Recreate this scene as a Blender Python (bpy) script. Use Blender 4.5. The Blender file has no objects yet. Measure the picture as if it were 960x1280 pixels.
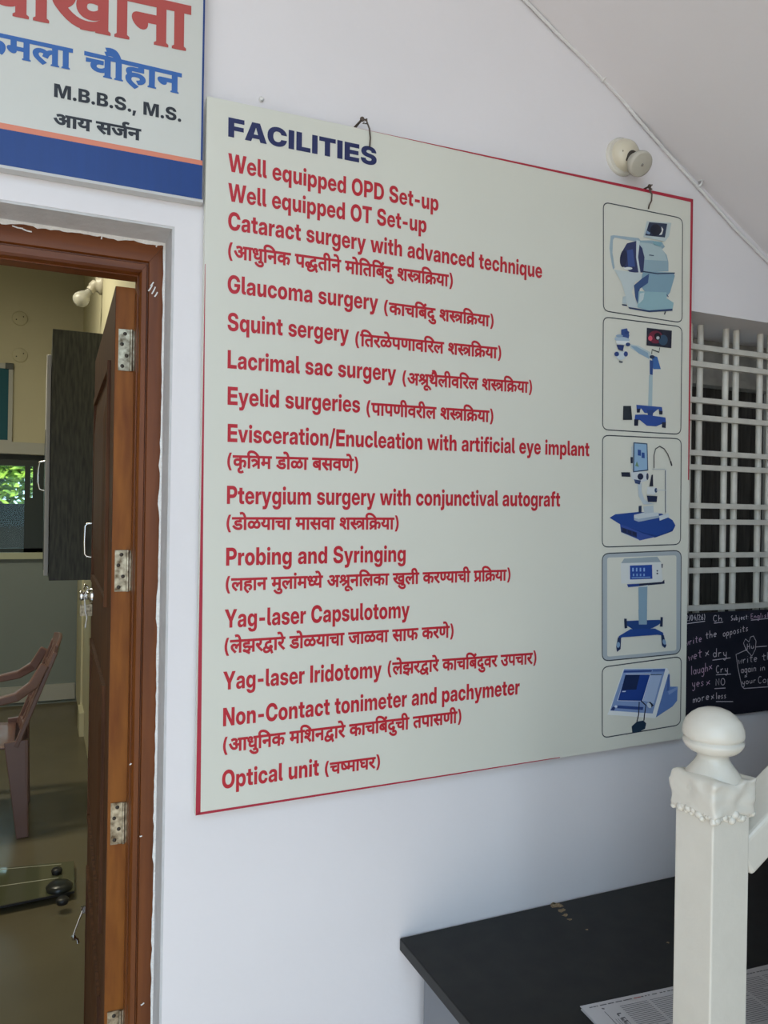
import bpy, bmesh, math, random
from mathutils import Vector, Matrix
from mathutils.geometry import tessellate_polygon

S = bpy.context.scene
COL = S.collection
random.seed(7)

# ------------------------------------------------------------------ camera
F_PX, ROLL, YAW = 975.0, math.atan(.0165), math.radians(23.6982)
CAM = Vector((0, -1.3292, 1.55))
FW = Vector((math.sin(YAW), math.cos(YAW), 0))
RT0 = Vector((math.cos(YAW), -math.sin(YAW), 0))
UP0 = Vector((0, 0, 1))
CX = RT0*math.cos(ROLL) + UP0*math.sin(ROLL)
CY = UP0*math.cos(ROLL) - RT0*math.sin(ROLL)
cd = bpy.data.cameras.new('camera')
cd.sensor_fit = 'VERTICAL'; cd.sensor_height = 32; cd.lens = F_PX/1280*32
cd.clip_start = .02; cd.clip_end = 200
cam = bpy.data.objects.new('camera', cd); COL.objects.link(cam)
M = Matrix.Identity(4)
for i in range(3):
    M[i][0], M[i][1], M[i][2], M[i][3] = CX[i], CY[i], -FW[i], CAM[i]
cam.matrix_world = M
S.camera = cam

# ------------------------------------------------------------------ light
vs = S.view_settings
vs.view_transform = 'Standard'; vs.look = 'None'; vs.gamma = 1; vs.use_curve_mapping = False
vs.exposure = -0.05
W = bpy.data.worlds.new('sky'); S.world = W; W.use_nodes = True
W.node_tree.nodes['Background'].inputs[0].default_value = (.60, .80, 1.0, 1)
W.node_tree.nodes['Background'].inputs[1].default_value = 2.95
sun = bpy.data.lights.new('sun', 'SUN'); sun.energy = 8.6; sun.angle = .02; sun.color = (1, .92, .80)
so = bpy.data.objects.new('sun', sun); COL.objects.link(so)
so.rotation_euler = (math.radians(32), 0, math.radians(-25))
def area(name, loc, rot, sx, sy, power, color):
    l = bpy.data.lights.new(name, 'AREA'); l.shape = 'RECTANGLE'; l.size = sx; l.size_y = sy; l.energy = power; l.color = color
    o = bpy.data.objects.new(name, l); COL.objects.link(o); o.location = loc; o.rotation_euler = rot; return o
area('room_fill_light', (-.9, 2.6, 3.3), (0, 0, 0), 1.2,   .3, 50, (1, .93, .72))  # unseen fill added to brighten the room, not a fitted lamp

# ------------------------------------------------------------------ helpers
def ray(px, py): return FW + CX*((px-480)/F_PX) + CY*((640-py)/F_PX)
def onY(px, py, y=0.0):
    r = ray(px, py); return CAM + r*((y-CAM.y)/r.y)
def onZ(px, py, z=0.0):
    r = ray(px, py); return CAM + r*((z-CAM.z)/r.z)
def onX(px, py, x):
    r = ray(px, py); return CAM + r*((x-CAM.x)/r.x)

def lin(c): return c/12.92 if c <= .04045 else ((c+.055)/1.055)**2.4
def rgb(h):
    h = h.lstrip('#'); return tuple(lin(int(h[i:i+2], 16)/255) for i in (0, 2, 4)) + (1,)

def mat(name, col, rough=.6, metal=0, spec=.5, noise=0, nscale=8, col2=None, stretch=(1, 1, 1), bump=0, bscale=40, coat=0):
    m = bpy.data.materials.new(name); m.use_nodes = True
    nt = m.node_tree; b = nt.nodes['Principled BSDF']
    c = rgb(col) if isinstance(col, str) else tuple(col)+(1,)
    b.inputs['Base Color'].default_value = c
    b.inputs['Roughness'].default_value = rough; b.inputs['Metallic'].default_value = metal
    b.inputs['Specular IOR Level'].default_value = spec
    if coat: b.inputs['Coat Weight'].default_value = coat; b.inputs['Coat Roughness'].default_value = .12
    tc = nt.nodes.new('ShaderNodeTexCoord')
    if noise:
        mp = nt.nodes.new('ShaderNodeMapping'); mp.inputs['Scale'].default_value = stretch
        n = nt.nodes.new('ShaderNodeTexNoise'); n.inputs['Scale'].default_value = nscale; n.inputs['Detail'].default_value = 6
        r = nt.nodes.new('ShaderNodeValToRGB'); r.color_ramp.elements[0].position = .32; r.color_ramp.elements[1].position = .68
        c2 = (rgb(col2) if isinstance(col2, str) else tuple(col2)+(1,)) if col2 else tuple(v*(1-noise) for v in c[:3])+(1,)
        r.color_ramp.elements[0].color = c2; r.color_ramp.elements[1].color = c
        nt.links.new(tc.outputs['Object'], mp.inputs['Vector']); nt.links.new(mp.outputs[0], n.inputs['Vector'])
        nt.links.new(n.outputs[0], r.inputs[0]); nt.links.new(r.outputs[0], b.inputs['Base Color'])
    if bump:
        n2 = nt.nodes.new('ShaderNodeTexNoise'); n2.inputs['Scale'].default_value = bscale; n2.inputs['Detail'].default_value = 4
        bp = nt.nodes.new('ShaderNodeBump'); bp.inputs['Strength'].default_value = bump; bp.inputs['Distance'].default_value = .01
        nt.links.new(tc.outputs['Object'], n2.inputs['Vector']); nt.links.new(n2.outputs[0], bp.inputs['Height'])
        nt.links.new(bp.outputs[0], b.inputs['Normal'])
    return m

class MB:
    """collects shapes; build() links them as one mesh object"""
    def __init__(s): s.v = []; s.f = []; s.mi = []; s.sm = []
    def add(s, vs_, fs, m=0, smooth=False):
        o = len(s.v); s.v += [tuple(v) for v in vs_]
        for f in fs: s.f.append([o+i for i in f]); s.mi.append(m); s.sm.append(smooth)
        return s
    def box(s, a, b, m=0):
        (x0, y0, z0), (x1, y1, z1) = [[min(a[i], b[i]) for i in range(3)], [max(a[i], b[i]) for i in range(3)]]
        return s.add([(x0,y0,z0),(x1,y0,z0),(x1,y1,z0),(x0,y1,z0),(x0,y0,z1),(x1,y0,z1),(x1,y1,z1),(x0,y1,z1)],
              [(0,3,2,1),(4,5,6,7),(0,1,5,4),(1,2,6,5),(2,3,7,6),(3,0,4,7)], m)
    def prism(s, pts, d, m=0):
        """polygon of 3-D points swept by vector d"""
        n = len(pts); d = Vector(d); p = [Vector(q) for q in pts]
        vs_ = p+[q+d for q in p]
        fs = [tuple(range(n))[::-1], tuple(range(n, 2*n))]+[(i, (i+1) % n, n+(i+1) % n, n+i) for i in range(n)]
        return s.add(vs_, fs, m)
    def tube(s, pts, r, n=10, m=0, flat=None, cap=True):
        p = [Vector(q) for q in pts]; k = len(p)
        rs = r if isinstance(r, (list, tuple)) else [r]*k
        vs_ = []; prev = None
        for i in range(k):
            t = (p[min(i+1, k-1)]-p[max(i-1, 0)]).normalized()
            u = prev if prev is not None else (Vector((0, 0, 1)) if abs(t.z) < .9 else Vector((1, 0, 0)))
            a = (u-t*u.dot(t)).normalized(); b = t.cross(a); prev = a
            for j in range(n):
                q = 2*math.pi*j/n; fl = flat or 1
                vs_.append(p[i]+a*math.cos(q)*rs[i]+b*math.sin(q)*rs[i]*fl)
        fs = [(i*n+j, i*n+(j+1) % n, (i+1)*n+(j+1) % n, (i+1)*n+j) for i in range(k-1) for j in range(n)]
        s.add(vs_, fs, m, True)
        if cap: s.add(vs_[:n], [tuple(range(n))[::-1]], m); s.add(vs_[-n:], [tuple(range(n))], m)
        return s
    def lathe(s, c, axis, prof, n=24, m=0, smooth=True):
        """prof: (distance along axis, radius)"""
        c = Vector(c); t = Vector(axis).normalized()
        u = Vector((0, 0, 1)) if abs(t.z) < .9 else Vector((1, 0, 0))
        a = (u-t*u.dot(t)).normalized(); b = t.cross(a)
        vs_ = [c+t*h+a*math.cos(2*math.pi*j/n)*r+b*math.sin(2*math.pi*j/n)*r for h, r in prof for j in range(n)]
        k = len(prof)
        fs = [(i*n+j, i*n+(j+1) % n, (i+1)*n+(j+1) % n, (i+1)*n+j) for i in range(k-1) for j in range(n)]
        s.add(vs_, fs, m, smooth)
        s.add(vs_[:n], [tuple(range(n))[::-1]], m); s.add(vs_[-n:], [tuple(range(n))], m)
        return s
    def sweep(s, pts, side, w, t, m=0, smooth=True):
        """rectangular bar along pts: w across 'side', t across the other way (w, t may be lists)"""
        p = [Vector(q) for q in pts]; k = len(p); side = Vector(side).normalized()
        ws = w if isinstance(w, (list, tuple)) else [w]*k; ts = t if isinstance(t, (list, tuple)) else [t]*k
        vs_ = []
        for i in range(k):
            d = (p[min(i+1, k-1)]-p[max(i-1, 0)]).normalized()
            a = (side-d*side.dot(d)).normalized(); b = d.cross(a)
            for x, y in ((-1, -1), (1, -1), (1, 1), (-1, 1)): vs_.append(p[i]+a*(x*ws[i]/2)+b*(y*ts[i]/2))
        fs = [(i*4+j, i*4+(j+1) % 4, i*4+4+(j+1) % 4, i*4+4+j) for i in range(k-1) for j in range(4)]
        fs += [(3, 2, 1, 0), tuple(4*(k-1)+j for j in range(4))]
        return s.add(vs_, fs, m)
    def poly(s, loops, m=0):
        """flat filled outline(s) of 3-D points, later loops are holes"""
        L = [[Vector(q) for q in l] for l in loops]; allp = [q for l in L for q in l]
        return s.add(allp, tessellate_polygon(L), m)
    def ribbon(s, pts, w, nrm, m=0, closed=False):
        p = [Vector(q) for q in pts]; k = len(p); nrm = Vector(nrm); vs_ = []
        for i in range(k):
            a = p[i-1] if (closed or i) else p[0]; b = p[(i+1) % k] if (closed or i < k-1) else p[-1]
            d = (b-a).normalized(); o = d.cross(nrm).normalized()*(w/2)
            vs_ += [p[i]+o, p[i]-o]
        e = k if closed else k-1
        return s.add(vs_, [(2*i, 2*i+1, 2*((i+1) % k)+1, 2*((i+1) % k)) for i in range(e)], m)
    def build(s, name, mats, parent=None, bevel=0, seg=2, subsurf=0):
        me = bpy.data.meshes.new(name); me.from_pydata(s.v, [], s.f)
        for x in (mats if isinstance(mats, (list, tuple)) else [mats]): me.materials.append(x)
        me.polygons.foreach_set('material_index', s.mi); me.polygons.foreach_set('use_smooth', s.sm)
        me.update()
        o = bpy.data.objects.new(name, me); COL.objects.link(o)
        if parent: o.parent = parent
        bm = bmesh.new(); bm.from_mesh(me); bmesh.ops.recalc_face_normals(bm, faces=bm.faces); bm.to_mesh(me); bm.free()
        if bevel:
            b = o.modifiers.new('bevel', 'BEVEL'); b.width = bevel; b.segments = seg; b.limit_method = 'ANGLE'; b.angle_limit = math.radians(40)
        if subsurf:
            b = o.modifiers.new('subsurf', 'SUBSURF'); b.levels = subsurf; b.render_levels = subsurf
        return o
def thing(name, label, cat, loc=(0, 0, 0), rotz=0, group=None):
    o = bpy.data.objects.new(name, None); COL.objects.link(o); o.location = loc; o.rotation_euler = (0, 0, rotz)
    return tag(o, label, cat, group)
def tag(o, label, cat, group=None):
    o['label'] = label; o['category'] = cat
    if group: o['group'] = group
    return o
def structure(o, label=None):
    o['kind'] = 'structure'
    if label: o['label'] = label
    return o
def arc(c, r, a0, a1, n, ax, ay):
    c = Vector(c); ax = Vector(ax); ay = Vector(ay)
    return [c+ax*(r*math.cos(a0+(a1-a0)*i/n))+ay*(r*math.sin(a0+(a1-a0)*i/n)) for i in range(n+1)]
GLYPHS={
'h46':'39,0 39,728 585,728 585,556 242,556 242,427 566,427 566,262 242,262 242,0',
'h41':'0,0 244,728 518,728 764,0 536,0 454,282 437,343 420,404 403,464 386,524 370,586 354,650 409,650 393,586 376,524 359,464 342,404 325,343 307,282 222,0;182,120 182,276 583,276 583,120',
'h43':'373,-12 309,-7 249,8 194,32 144,65 101,108 66,159 40,219 25,287 20,363 25,440 40,509 66,569 101,620 144,663 194,696 249,720 309,734 373,739 418,737 461,730 501,719 539,703 573,684 604,661 632,634 656,604 676,570 692,534 704,495 711,453 506,453 503,470 498,485 491,500 483,512 474,524 463,534 452,543 439,550 425,556 410,560 394,563 377,563 346,561 318,553 294,540 273,522 256,499 242,472 232,440 227,404 225,363 227,323 232,287 242,255 255,228 273,205 293,188 318,174 346,167 377,164 394,165 410,167 425,171 439,177 451,184 463,193 473,203 483,215 490,228 497,242 502,257 506,273 711,273 704,232 692,193 676,156 656,123 632,93 604,66 573,43 539,24 501,9 461,-3 418,-9',
'h49':'39,0 39,728 242,728 242,0',
'h4c':'39,0 39,728 242,728 242,172 556,172 556,0',
'h54':'20,556 20,728 637,728 637,556 430,556 430,0 227,0 227,556',
'h45':'39,0 39,728 603,728 603,556 242,556 242,446 575,446 575,280 242,280 242,172 603,172 603,0',
'h53':'344,-12 280,-8 223,1 173,18 131,40 95,69 67,104 47,144 35,191 31,242 223,242 226,224 231,207 240,192 252,179 266,168 282,160 302,153 323,150 346,148 367,149 385,152 402,156 417,163 430,170 440,179 447,189 452,200 453,212 452,224 447,234 440,243 430,252 417,259 401,266 382,272 360,278 334,284 262,297 197,315 143,339 101,372 70,411 51,456 45,507 49,551 62,592 83,628 111,661 146,688 187,710 234,726 286,736 342,739 400,736 452,726 499,710 539,688 573,661 600,627 620,589 633,545 639,497 452,497 447,521 436,541 420,557 399,569 375,577 346,579 328,578 311,576 296,571 282,565 271,558 261,549 255,539 250,528 249,517 250,505 254,496 260,487 269,479 281,472 296,466 313,460 334,455 357,450 416,439 456,430 492,421 524,409 552,396 577,382 598,365 615,347 629,327 640,305 648,281 652,255 654,228 650,179 638,136 617,98 590,65 554,38 512,16 462,1 406,-9',
'l57':'197,0 2,728 190,728 263,402 270,370 277,337 283,305 290,272 296,240 302,207 308,175 314,142 319,109 281,109 288,142 294,175 301,207 307,240 314,272 321,305 328,337 335,370 343,402 421,728 594,728 672,402 680,370 687,337 694,305 701,272 708,240 714,207 721,175 727,142 734,109 695,109 701,142 707,175 713,207 719,240 725,272 732,305 738,337 745,370 751,402 825,728 1013,728 818,0 625,0 531,369 525,398 517,430 510,465 502,504 493,547 483,594 532,594 522,547 513,504 505,465 498,430 491,398 484,369 390,0',
'l65':'291,-12 240,-8 194,4 152,23 115,49 84,81 59,118 40,161 29,207 26,258 29,308 41,355 59,397 84,435 115,467 151,493 192,512 238,524 286,527 324,525 359,519 392,508 423,493 450,475 475,453 496,428 514,400 529,369 539,335 546,300 548,262 548,217 80,217 80,317 469,317 393,296 392,317 388,337 381,354 371,369 360,381 345,391 329,398 311,403 291,404 270,403 252,398 236,391 222,381 210,369 201,354 194,337 190,317 188,296 188,222 190,200 194,180 201,162 211,146 223,133 238,123 256,115 275,110 297,109 313,110 328,112 341,116 354,121 365,128 374,135 382,144 389,154 394,165 544,165 535,132 520,101 499,73 473,49 444,28 410,11 373,-2 333,-9',
'l6c':'227,0 170,4 124,15 90,35 66,63 52,101 47,148 47,728 214,728 214,165 215,152 218,142 224,135 231,130 242,127 254,125 261,125 269,125 276,125 276,0 267,0 259,0 251,0 243,0 235,0',
'l71':'563,-204 396,-204 396,77 384,59 373,42 360,28 345,16 328,7 310,-1 291,-7 271,-10 249,-11 206,-8 166,4 131,22 100,48 74,79 53,117 38,159 29,207 26,259 29,309 38,356 54,398 75,436 101,467 132,493 167,512 205,523 247,527 269,526 289,523 309,518 327,511 343,503 358,492 372,479 385,465 396,448 398,516 563,516;295,122 316,124 335,130 352,139 366,152 379,168 389,187 397,208 401,232 403,259 401,285 397,309 389,330 379,349 366,365 352,377 335,387 316,392 295,394 276,392 258,387 242,378 228,365 216,350 207,331 200,310 196,286 195,259 196,232 200,207 207,186 216,167 228,151 242,139 258,130 276,124',
'l75':'225,-11 189,-9 157,0 129,13 104,31 84,55 68,83 56,115 49,151 47,192 47,516 214,516 214,226 217,198 224,175 236,156 253,142 274,134 298,132 315,133 331,137 345,143 357,151 367,163 375,177 381,194 385,213 386,235 386,516 553,516 553,0 389,0 389,138 413,138 395,96 372,59 344,29 311,7 271,-7',
'l69':'47,0 47,516 214,516 214,0;130,566 105,569 83,577 64,590 49,608 41,628 38,651 41,674 49,694 64,712 83,725 105,733 130,735 155,733 177,725 196,712 211,694 219,674 222,651 219,628 211,608 196,590 177,577 155,569',
'l70':'47,-204 47,516 212,516 212,448 225,465 238,479 252,492 267,503 284,511 302,518 321,523 341,526 363,527 405,523 443,512 478,493 509,467 535,436 556,398 572,356 581,309 584,259 581,207 572,159 557,117 536,79 510,48 479,22 444,4 405,-8 362,-11 340,-10 319,-7 300,-1 282,7 265,16 250,28 237,42 226,59 216,77 214,-204;315,122 335,124 353,130 369,139 382,151 394,167 403,186 410,207 414,232 416,259 414,286 410,310 403,331 394,350 382,365 369,378 353,387 335,392 315,394 294,392 276,387 259,377 244,365 231,349 221,330 213,309 209,285 207,259 209,232 213,208 221,187 231,168 244,152 259,139 276,130 294,124',
'l64':'249,-11 206,-8 166,4 131,22 100,48 74,79 53,117 38,159 29,207 26,259 29,309 38,356 54,398 75,436 101,467 132,493 167,512 205,523 247,527 269,526 289,523 308,518 326,511 342,502 357,492 371,479 384,463 395,446 396,728 563,728 563,0 398,0 398,80 387,61 376,44 362,29 347,17 330,7 311,-1 292,-7 271,-10;295,122 316,124 335,130 352,139 366,152 379,168 389,187 397,208 401,232 403,259 401,285 397,309 389,330 379,349 366,365 352,377 335,387 316,392 295,394 276,392 258,387 242,378 228,365 216,350 207,331 200,310 196,286 195,259 196,232 200,207 207,186 216,167 228,151 242,139 258,130 276,124',
'l4f':'373,-12 310,-7 251,8 196,33 147,67 106,110 71,162 46,221 31,289 26,363 31,439 46,506 71,566 106,618 147,661 196,695 251,719 310,734 373,739 437,734 496,719 551,695 599,661 641,618 675,566 701,506 716,439 721,363 716,288 701,221 675,161 641,110 599,67 551,33 496,8 437,-7;373,141 407,144 437,152 464,167 488,187 508,212 524,243 536,279 543,319 545,363 543,408 536,449 524,484 508,515 488,541 464,561 437,575 407,584 373,587 340,584 310,575 283,561 259,541 239,515 223,484 211,449 204,408 201,363 204,319 211,279 223,243 239,212 259,187 283,167 310,152 340,144',
'l50':'47,0 47,728 344,728 398,724 447,714 490,698 528,675 559,646 585,613 603,574 614,530 618,482 614,434 603,391 585,352 559,317 527,289 489,266 446,250 397,240 343,236 146,236 146,381 332,381 355,382 376,386 394,393 410,403 423,414 434,428 441,444 446,462 448,482 446,502 441,520 434,536 423,549 410,561 394,570 376,577 355,581 332,583 222,583 222,0',
'l44':'317,0 124,0 124,146 308,146 350,148 387,156 418,170 445,189 466,214 483,243 495,278 502,319 504,364 502,409 495,449 483,484 466,514 444,538 417,557 385,571 348,579 306,582 120,582 120,728 317,728 387,723 452,708 509,683 559,649 602,607 635,557 660,499 675,435 680,364 675,293 660,229 636,171 602,121 560,79 510,45 452,20 388,5;222,728 222,0 47,0 47,728',
'l53':'336,-12 275,-8 220,1 172,18 130,40 96,69 68,104 49,144 37,189 33,240 199,240 202,218 208,198 217,180 230,165 246,152 265,142 287,134 311,130 338,128 362,130 383,133 403,138 420,146 435,155 446,166 455,179 460,193 462,208 460,222 456,234 449,245 439,255 425,264 408,272 388,279 364,286 337,292 262,307 197,325 143,350 101,381 71,419 53,463 47,513 51,556 63,596 83,632 110,663 143,689 183,711 228,727 278,736 333,739 388,736 438,727 483,711 522,689 554,662 581,629 600,591 613,548 618,501 456,501 451,529 439,553 420,573 396,587 368,596 335,599 314,598 294,595 276,589 260,582 247,572 236,562 228,549 223,536 222,521 223,509 227,497 234,487 243,477 256,469 272,461 291,455 314,448 339,442 404,429 442,420 477,410 508,399 535,386 559,371 580,355 597,337 610,318 621,296 628,273 633,248 634,221 630,174 619,133 599,96 572,64 538,37 497,16 449,1 395,-9',
'l74':'370,516 370,386 9,386 9,516;97,656 265,656 265,173 266,158 269,147 274,139 283,133 296,130 312,129 321,129 332,129 344,129 355,129 364,129 370,129 370,0 360,0 347,0 331,0 313,0 295,0 276,0 220,4 174,16 140,35 116,63 102,99 97,145',
'l2d':'490,348 490,218 155,218 155,348',
'l54':'21,579 21,728 624,728 624,579 410,579 410,0 235,0 235,579',
'l43':'375,-12 311,-7 251,8 196,33 147,67 106,110 71,161 46,221 31,289 26,363 31,439 46,506 71,566 105,618 147,661 196,695 251,720 311,734 375,739 418,737 459,731 498,720 534,705 567,686 598,664 625,638 648,609 668,576 684,541 696,503 703,463 527,463 523,482 517,499 509,515 499,530 489,543 477,554 463,564 448,572 432,579 415,583 397,586 378,587 342,584 310,575 282,560 258,539 238,514 222,483 211,447 204,408 201,363 204,319 211,280 222,244 238,214 258,188 282,168 310,153 342,144 378,141 397,142 415,144 432,149 448,155 463,163 476,173 488,184 499,197 508,212 516,228 523,245 527,264 703,264 696,223 684,186 668,150 648,118 624,89 597,63 567,41 534,23 498,8 459,-3 418,-10',
'l61':'205,-9 172,-7 141,-1 113,8 89,21 68,38 51,59 38,83 31,112 28,144 30,172 35,196 44,217 56,236 70,252 87,265 106,276 128,286 151,293 176,299 201,303 228,306 257,309 282,312 302,315 319,318 332,323 342,328 349,334 353,342 354,352 353,365 350,374 345,382 339,389 330,395 320,400 309,404 296,406 282,407 267,406 253,404 241,400 230,394 221,388 214,380 208,370 204,360 202,349 47,349 52,384 63,416 79,444 101,469 128,489 161,506 198,517 240,524 288,527 323,526 357,522 387,515 414,506 439,494 460,480 478,463 493,444 505,423 513,400 518,375 520,347 520,0 356,0 356,73 344,55 332,40 318,27 304,16 287,7 269,0 250,-5 228,-8;255,101 274,102 291,106 307,111 321,119 333,129 343,141 350,155 354,169 356,186 356,233 351,231 346,229 340,227 333,225 326,223 319,222 311,220 302,218 293,216 284,215 274,213 264,211 249,209 236,205 224,200 213,195 204,188 196,181 191,172 187,163 186,152 187,142 190,132 195,124 202,117 210,111 219,107 230,103 242,101',
'l72':'47,0 47,516 209,516 209,425 221,455 236,478 254,496 277,508 304,515 336,518 345,518 353,517 361,517 368,517 375,517 382,517 382,379 374,379 365,379 353,380 340,380 328,380 315,380 296,379 279,374 263,367 249,356 237,343 227,327 220,309 216,288 214,265 214,0',
'l63':'292,-12 241,-8 194,3 152,22 115,48 84,79 59,117 40,159 29,206 26,258 29,309 40,356 59,399 84,436 115,468 152,493 194,512 241,524 292,527 327,526 360,520 391,512 419,500 445,485 469,468 490,447 507,425 522,400 533,373 540,344 544,313 383,313 381,325 378,336 374,347 369,356 363,365 356,373 348,379 339,385 329,389 319,392 307,394 295,395 275,393 257,388 241,378 227,366 216,350 207,331 200,309 196,285 195,258 196,231 200,206 207,185 216,166 227,150 241,137 257,128 275,122 295,121 307,121 318,123 329,126 339,131 347,136 355,143 362,151 368,160 373,169 377,180 381,192 383,204 544,204 541,173 534,144 524,117 509,92 492,69 471,49 447,31 421,16 392,4 361,-5 327,-10',
'l73':'274,-13 228,-10 186,-3 148,9 114,25 84,46 60,70 41,99 29,130 22,165 187,165 192,147 200,132 213,119 229,110 249,104 271,102 293,104 311,108 326,115 337,124 344,135 346,147 344,158 339,167 330,175 318,181 302,186 283,191 190,207 143,219 105,237 74,260 52,288 39,321 34,359 37,391 46,421 62,448 83,471 110,490 141,506 178,517 219,524 265,526 311,524 352,517 389,505 422,488 449,468 471,443 488,415 498,383 502,349 349,349 346,366 338,381 326,394 310,404 292,410 271,412 250,410 233,406 219,399 209,390 203,379 201,367 202,357 207,348 215,340 227,333 240,328 257,324 360,305 409,293 448,277 478,256 499,231 511,200 515,164 512,131 502,100 485,72 462,47 434,26 400,9 362,-3 320,-10',
'l67':'301,-211 251,-208 207,-201 169,-189 137,-172 110,-152 88,-128 71,-101 59,-72 51,-40 211,-40 214,-50 220,-60 227,-68 236,-75 246,-81 258,-86 271,-89 285,-92 301,-92 330,-89 354,-81 373,-66 386,-46 395,-20 397,12 397,91 387,72 375,55 361,41 346,29 329,20 311,13 291,7 270,4 249,3 206,7 166,18 131,37 100,62 74,93 53,129 38,170 29,215 26,263 29,312 38,358 54,400 75,436 101,468 132,493 167,512 205,523 247,527 269,526 289,523 309,517 326,510 343,501 359,489 373,476 385,461 397,443 397,516 563,516 563,28 560,-25 549,-70 531,-109 507,-141 477,-166 440,-186 399,-200 352,-208;295,134 316,136 335,141 352,150 366,163 379,178 389,196 397,217 401,240 403,266 401,291 397,314 389,335 379,354 366,369 352,381 335,390 316,395 295,397 276,395 258,390 242,381 228,369 216,354 207,336 200,316 196,292 195,266 196,240 200,216 207,195 216,177 228,162 242,150 258,141 276,136',
'l79':'63,-204 63,-74 134,-74 145,-74 154,-72 162,-70 168,-66 174,-60 179,-53 183,-45 187,-35 192,-23 200,1 2,516 177,516 254,277 264,245 273,212 283,180 292,147 301,115 310,82 262,82 270,115 279,147 288,180 297,213 307,245 317,277 395,516 568,516 345,-73 333,-102 320,-127 305,-148 288,-166 270,-180 250,-191 227,-198 203,-203 175,-204 157,-204 138,-204 119,-204 100,-204 81,-204',
'l77':'161,0 2,516 178,516 218,354 227,315 236,276 244,236 253,195 261,155 270,115 247,115 257,155 266,195 276,236 286,276 295,315 305,354 348,516 496,516 539,354 549,315 558,276 568,236 578,195 587,155 596,115 574,115 583,155 591,195 599,236 607,276 616,315 624,354 664,516 842,516 683,0 511,0 454,193 449,212 443,231 438,251 433,271 428,290 423,310 418,330 413,350 408,370 437,370 432,350 427,330 421,310 416,290 411,271 406,251 401,231 396,212 390,193 333,0',
'l68':'214,281 214,0 47,0 47,728 214,728 214,378 187,378 205,420 229,456 257,486 290,509 330,522 376,527 411,524 443,516 472,503 496,484 516,461 532,433 544,401 551,364 553,324 553,0 386,0 386,290 384,318 376,341 364,360 348,373 327,381 302,384 285,383 269,379 255,373 243,364 233,353 225,339 219,322 215,303',
'l76':'190,0 2,516 177,516 252,277 262,245 271,212 281,180 290,147 299,115 307,82 268,82 276,115 285,147 294,180 303,212 312,245 322,277 395,516 568,516 380,0',
'l6e':'214,281 214,0 47,0 47,516 212,516 212,378 187,378 205,420 229,456 257,486 290,509 330,522 376,527 411,524 443,516 472,503 496,484 516,461 532,433 544,401 551,364 553,324 553,0 386,0 386,290 384,318 376,341 364,360 348,373 327,381 302,384 285,383 269,379 255,373 243,364 233,353 225,339 219,322 215,303',
'p28':'91,294 93,349 98,407 107,466 120,525 135,582 153,638 173,690 196,738 220,780 350,780 327,728 306,674 288,619 272,563 258,507 247,451 240,397 235,344 233,294 235,250 239,205 245,161 255,116 268,69 283,19 302,-33 325,-89 350,-150 220,-150 181,-78 149,-5 124,69 105,144 94,219',
'd10':'502,217 496,167 477,123 445,89 405,66 360,52 311,48 248,56 190,80 137,121 89,177 43,251 -15,374 117,422 158,331 188,278 217,235 247,206 276,190 306,185 323,187 337,191 347,196 353,202 357,212 359,227 357,244 352,260 344,275 331,291 316,307 308,313 304,312 283,310 230,307 221,440 291,446 317,453 332,461 341,470 346,480 348,494 346,507 343,515 337,520 328,525 316,529 301,530 281,529 262,526 245,521 226,515 206,506 153,481 106,610 152,632 175,642 201,651 231,658 264,663 299,664 352,659 400,644 439,617 468,581 486,540 491,495 482,436 454,386 440,374 421,391 429,384 427,386 440,384 463,383 486,382 505,382 523,383 539,385 554,387 570,390 562,388 562,519 489,519 489,654 1070,654 1070,519 966,519 966,-32 821,-32 821,519 707,519 707,-32 562,-32 562,250 585,255 567,252 551,250 534,248 516,247 498,247 484,247 469,248 505,245 494,271 500,245',
'd43':'662,519 558,519 558,-32 413,-32 414,95 439,109 414,97 388,86 357,78 322,73 282,71 228,76 180,92 137,119 105,156 85,201 79,250 80,272 84,293 90,314 99,334 110,353 97,337 102,334 72,355 46,381 26,414 14,451 10,493 15,539 32,580 61,616 97,643 140,659 187,664 227,660 263,649 296,629 322,602 338,569 343,531 338,491 321,454 278,400 160,476 192,509 194,513 196,516 197,519 198,523 198,525 197,529 196,532 195,534 195,534 192,535 185,536 175,534 168,531 160,524 154,515 150,504 148,489 149,475 152,465 157,457 164,450 172,444 183,439 197,435 211,431 222,430 238,433 263,436 288,437 296,437 305,437 315,436 324,435 360,432 357,297 315,301 306,301 299,301 272,299 253,294 239,286 230,278 225,268 223,254 225,238 230,227 239,219 252,212 270,207 292,205 321,207 345,213 367,223 387,236 405,250 413,258 413,519 351,519 351,654 662,654',
'd69':'-290,7 -220,32 -179,40 -136,43 -83,38 -37,23 2,-4 31,-39 49,-82 54,-129 48,-176 28,-218 -4,-254 -47,-280 -98,-295 -157,-300 -224,-295 -286,-278 -341,-249 -391,-213 -437,-170 -502,-94 -389,-14 -345,-66 -321,-91 -299,-112 -278,-129 -256,-142 -234,-151 -211,-158 -185,-163 -158,-164 -110,-157 -90,-143 -84,-120 -85,-111 -88,-105 -94,-99 -105,-94 -117,-90 -132,-89 -146,-90 -160,-91 -172,-94 -183,-97 -195,-102 -239,-123',
'd67':'57,519 -32,519 -32,654 28,654 43,624 36,641 30,660 25,680 22,702 21,725 28,782 52,832 91,874 141,905 200,922 266,928 363,919 452,892 534,846 607,786 673,715 756,588 606,583 494,706 390,770 281,792 245,789 215,781 193,769 178,754 169,736 166,713 167,699 169,685 173,673 179,661 185,650 182,654 305,654 305,519 202,519 202,-32 57,-32',
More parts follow.
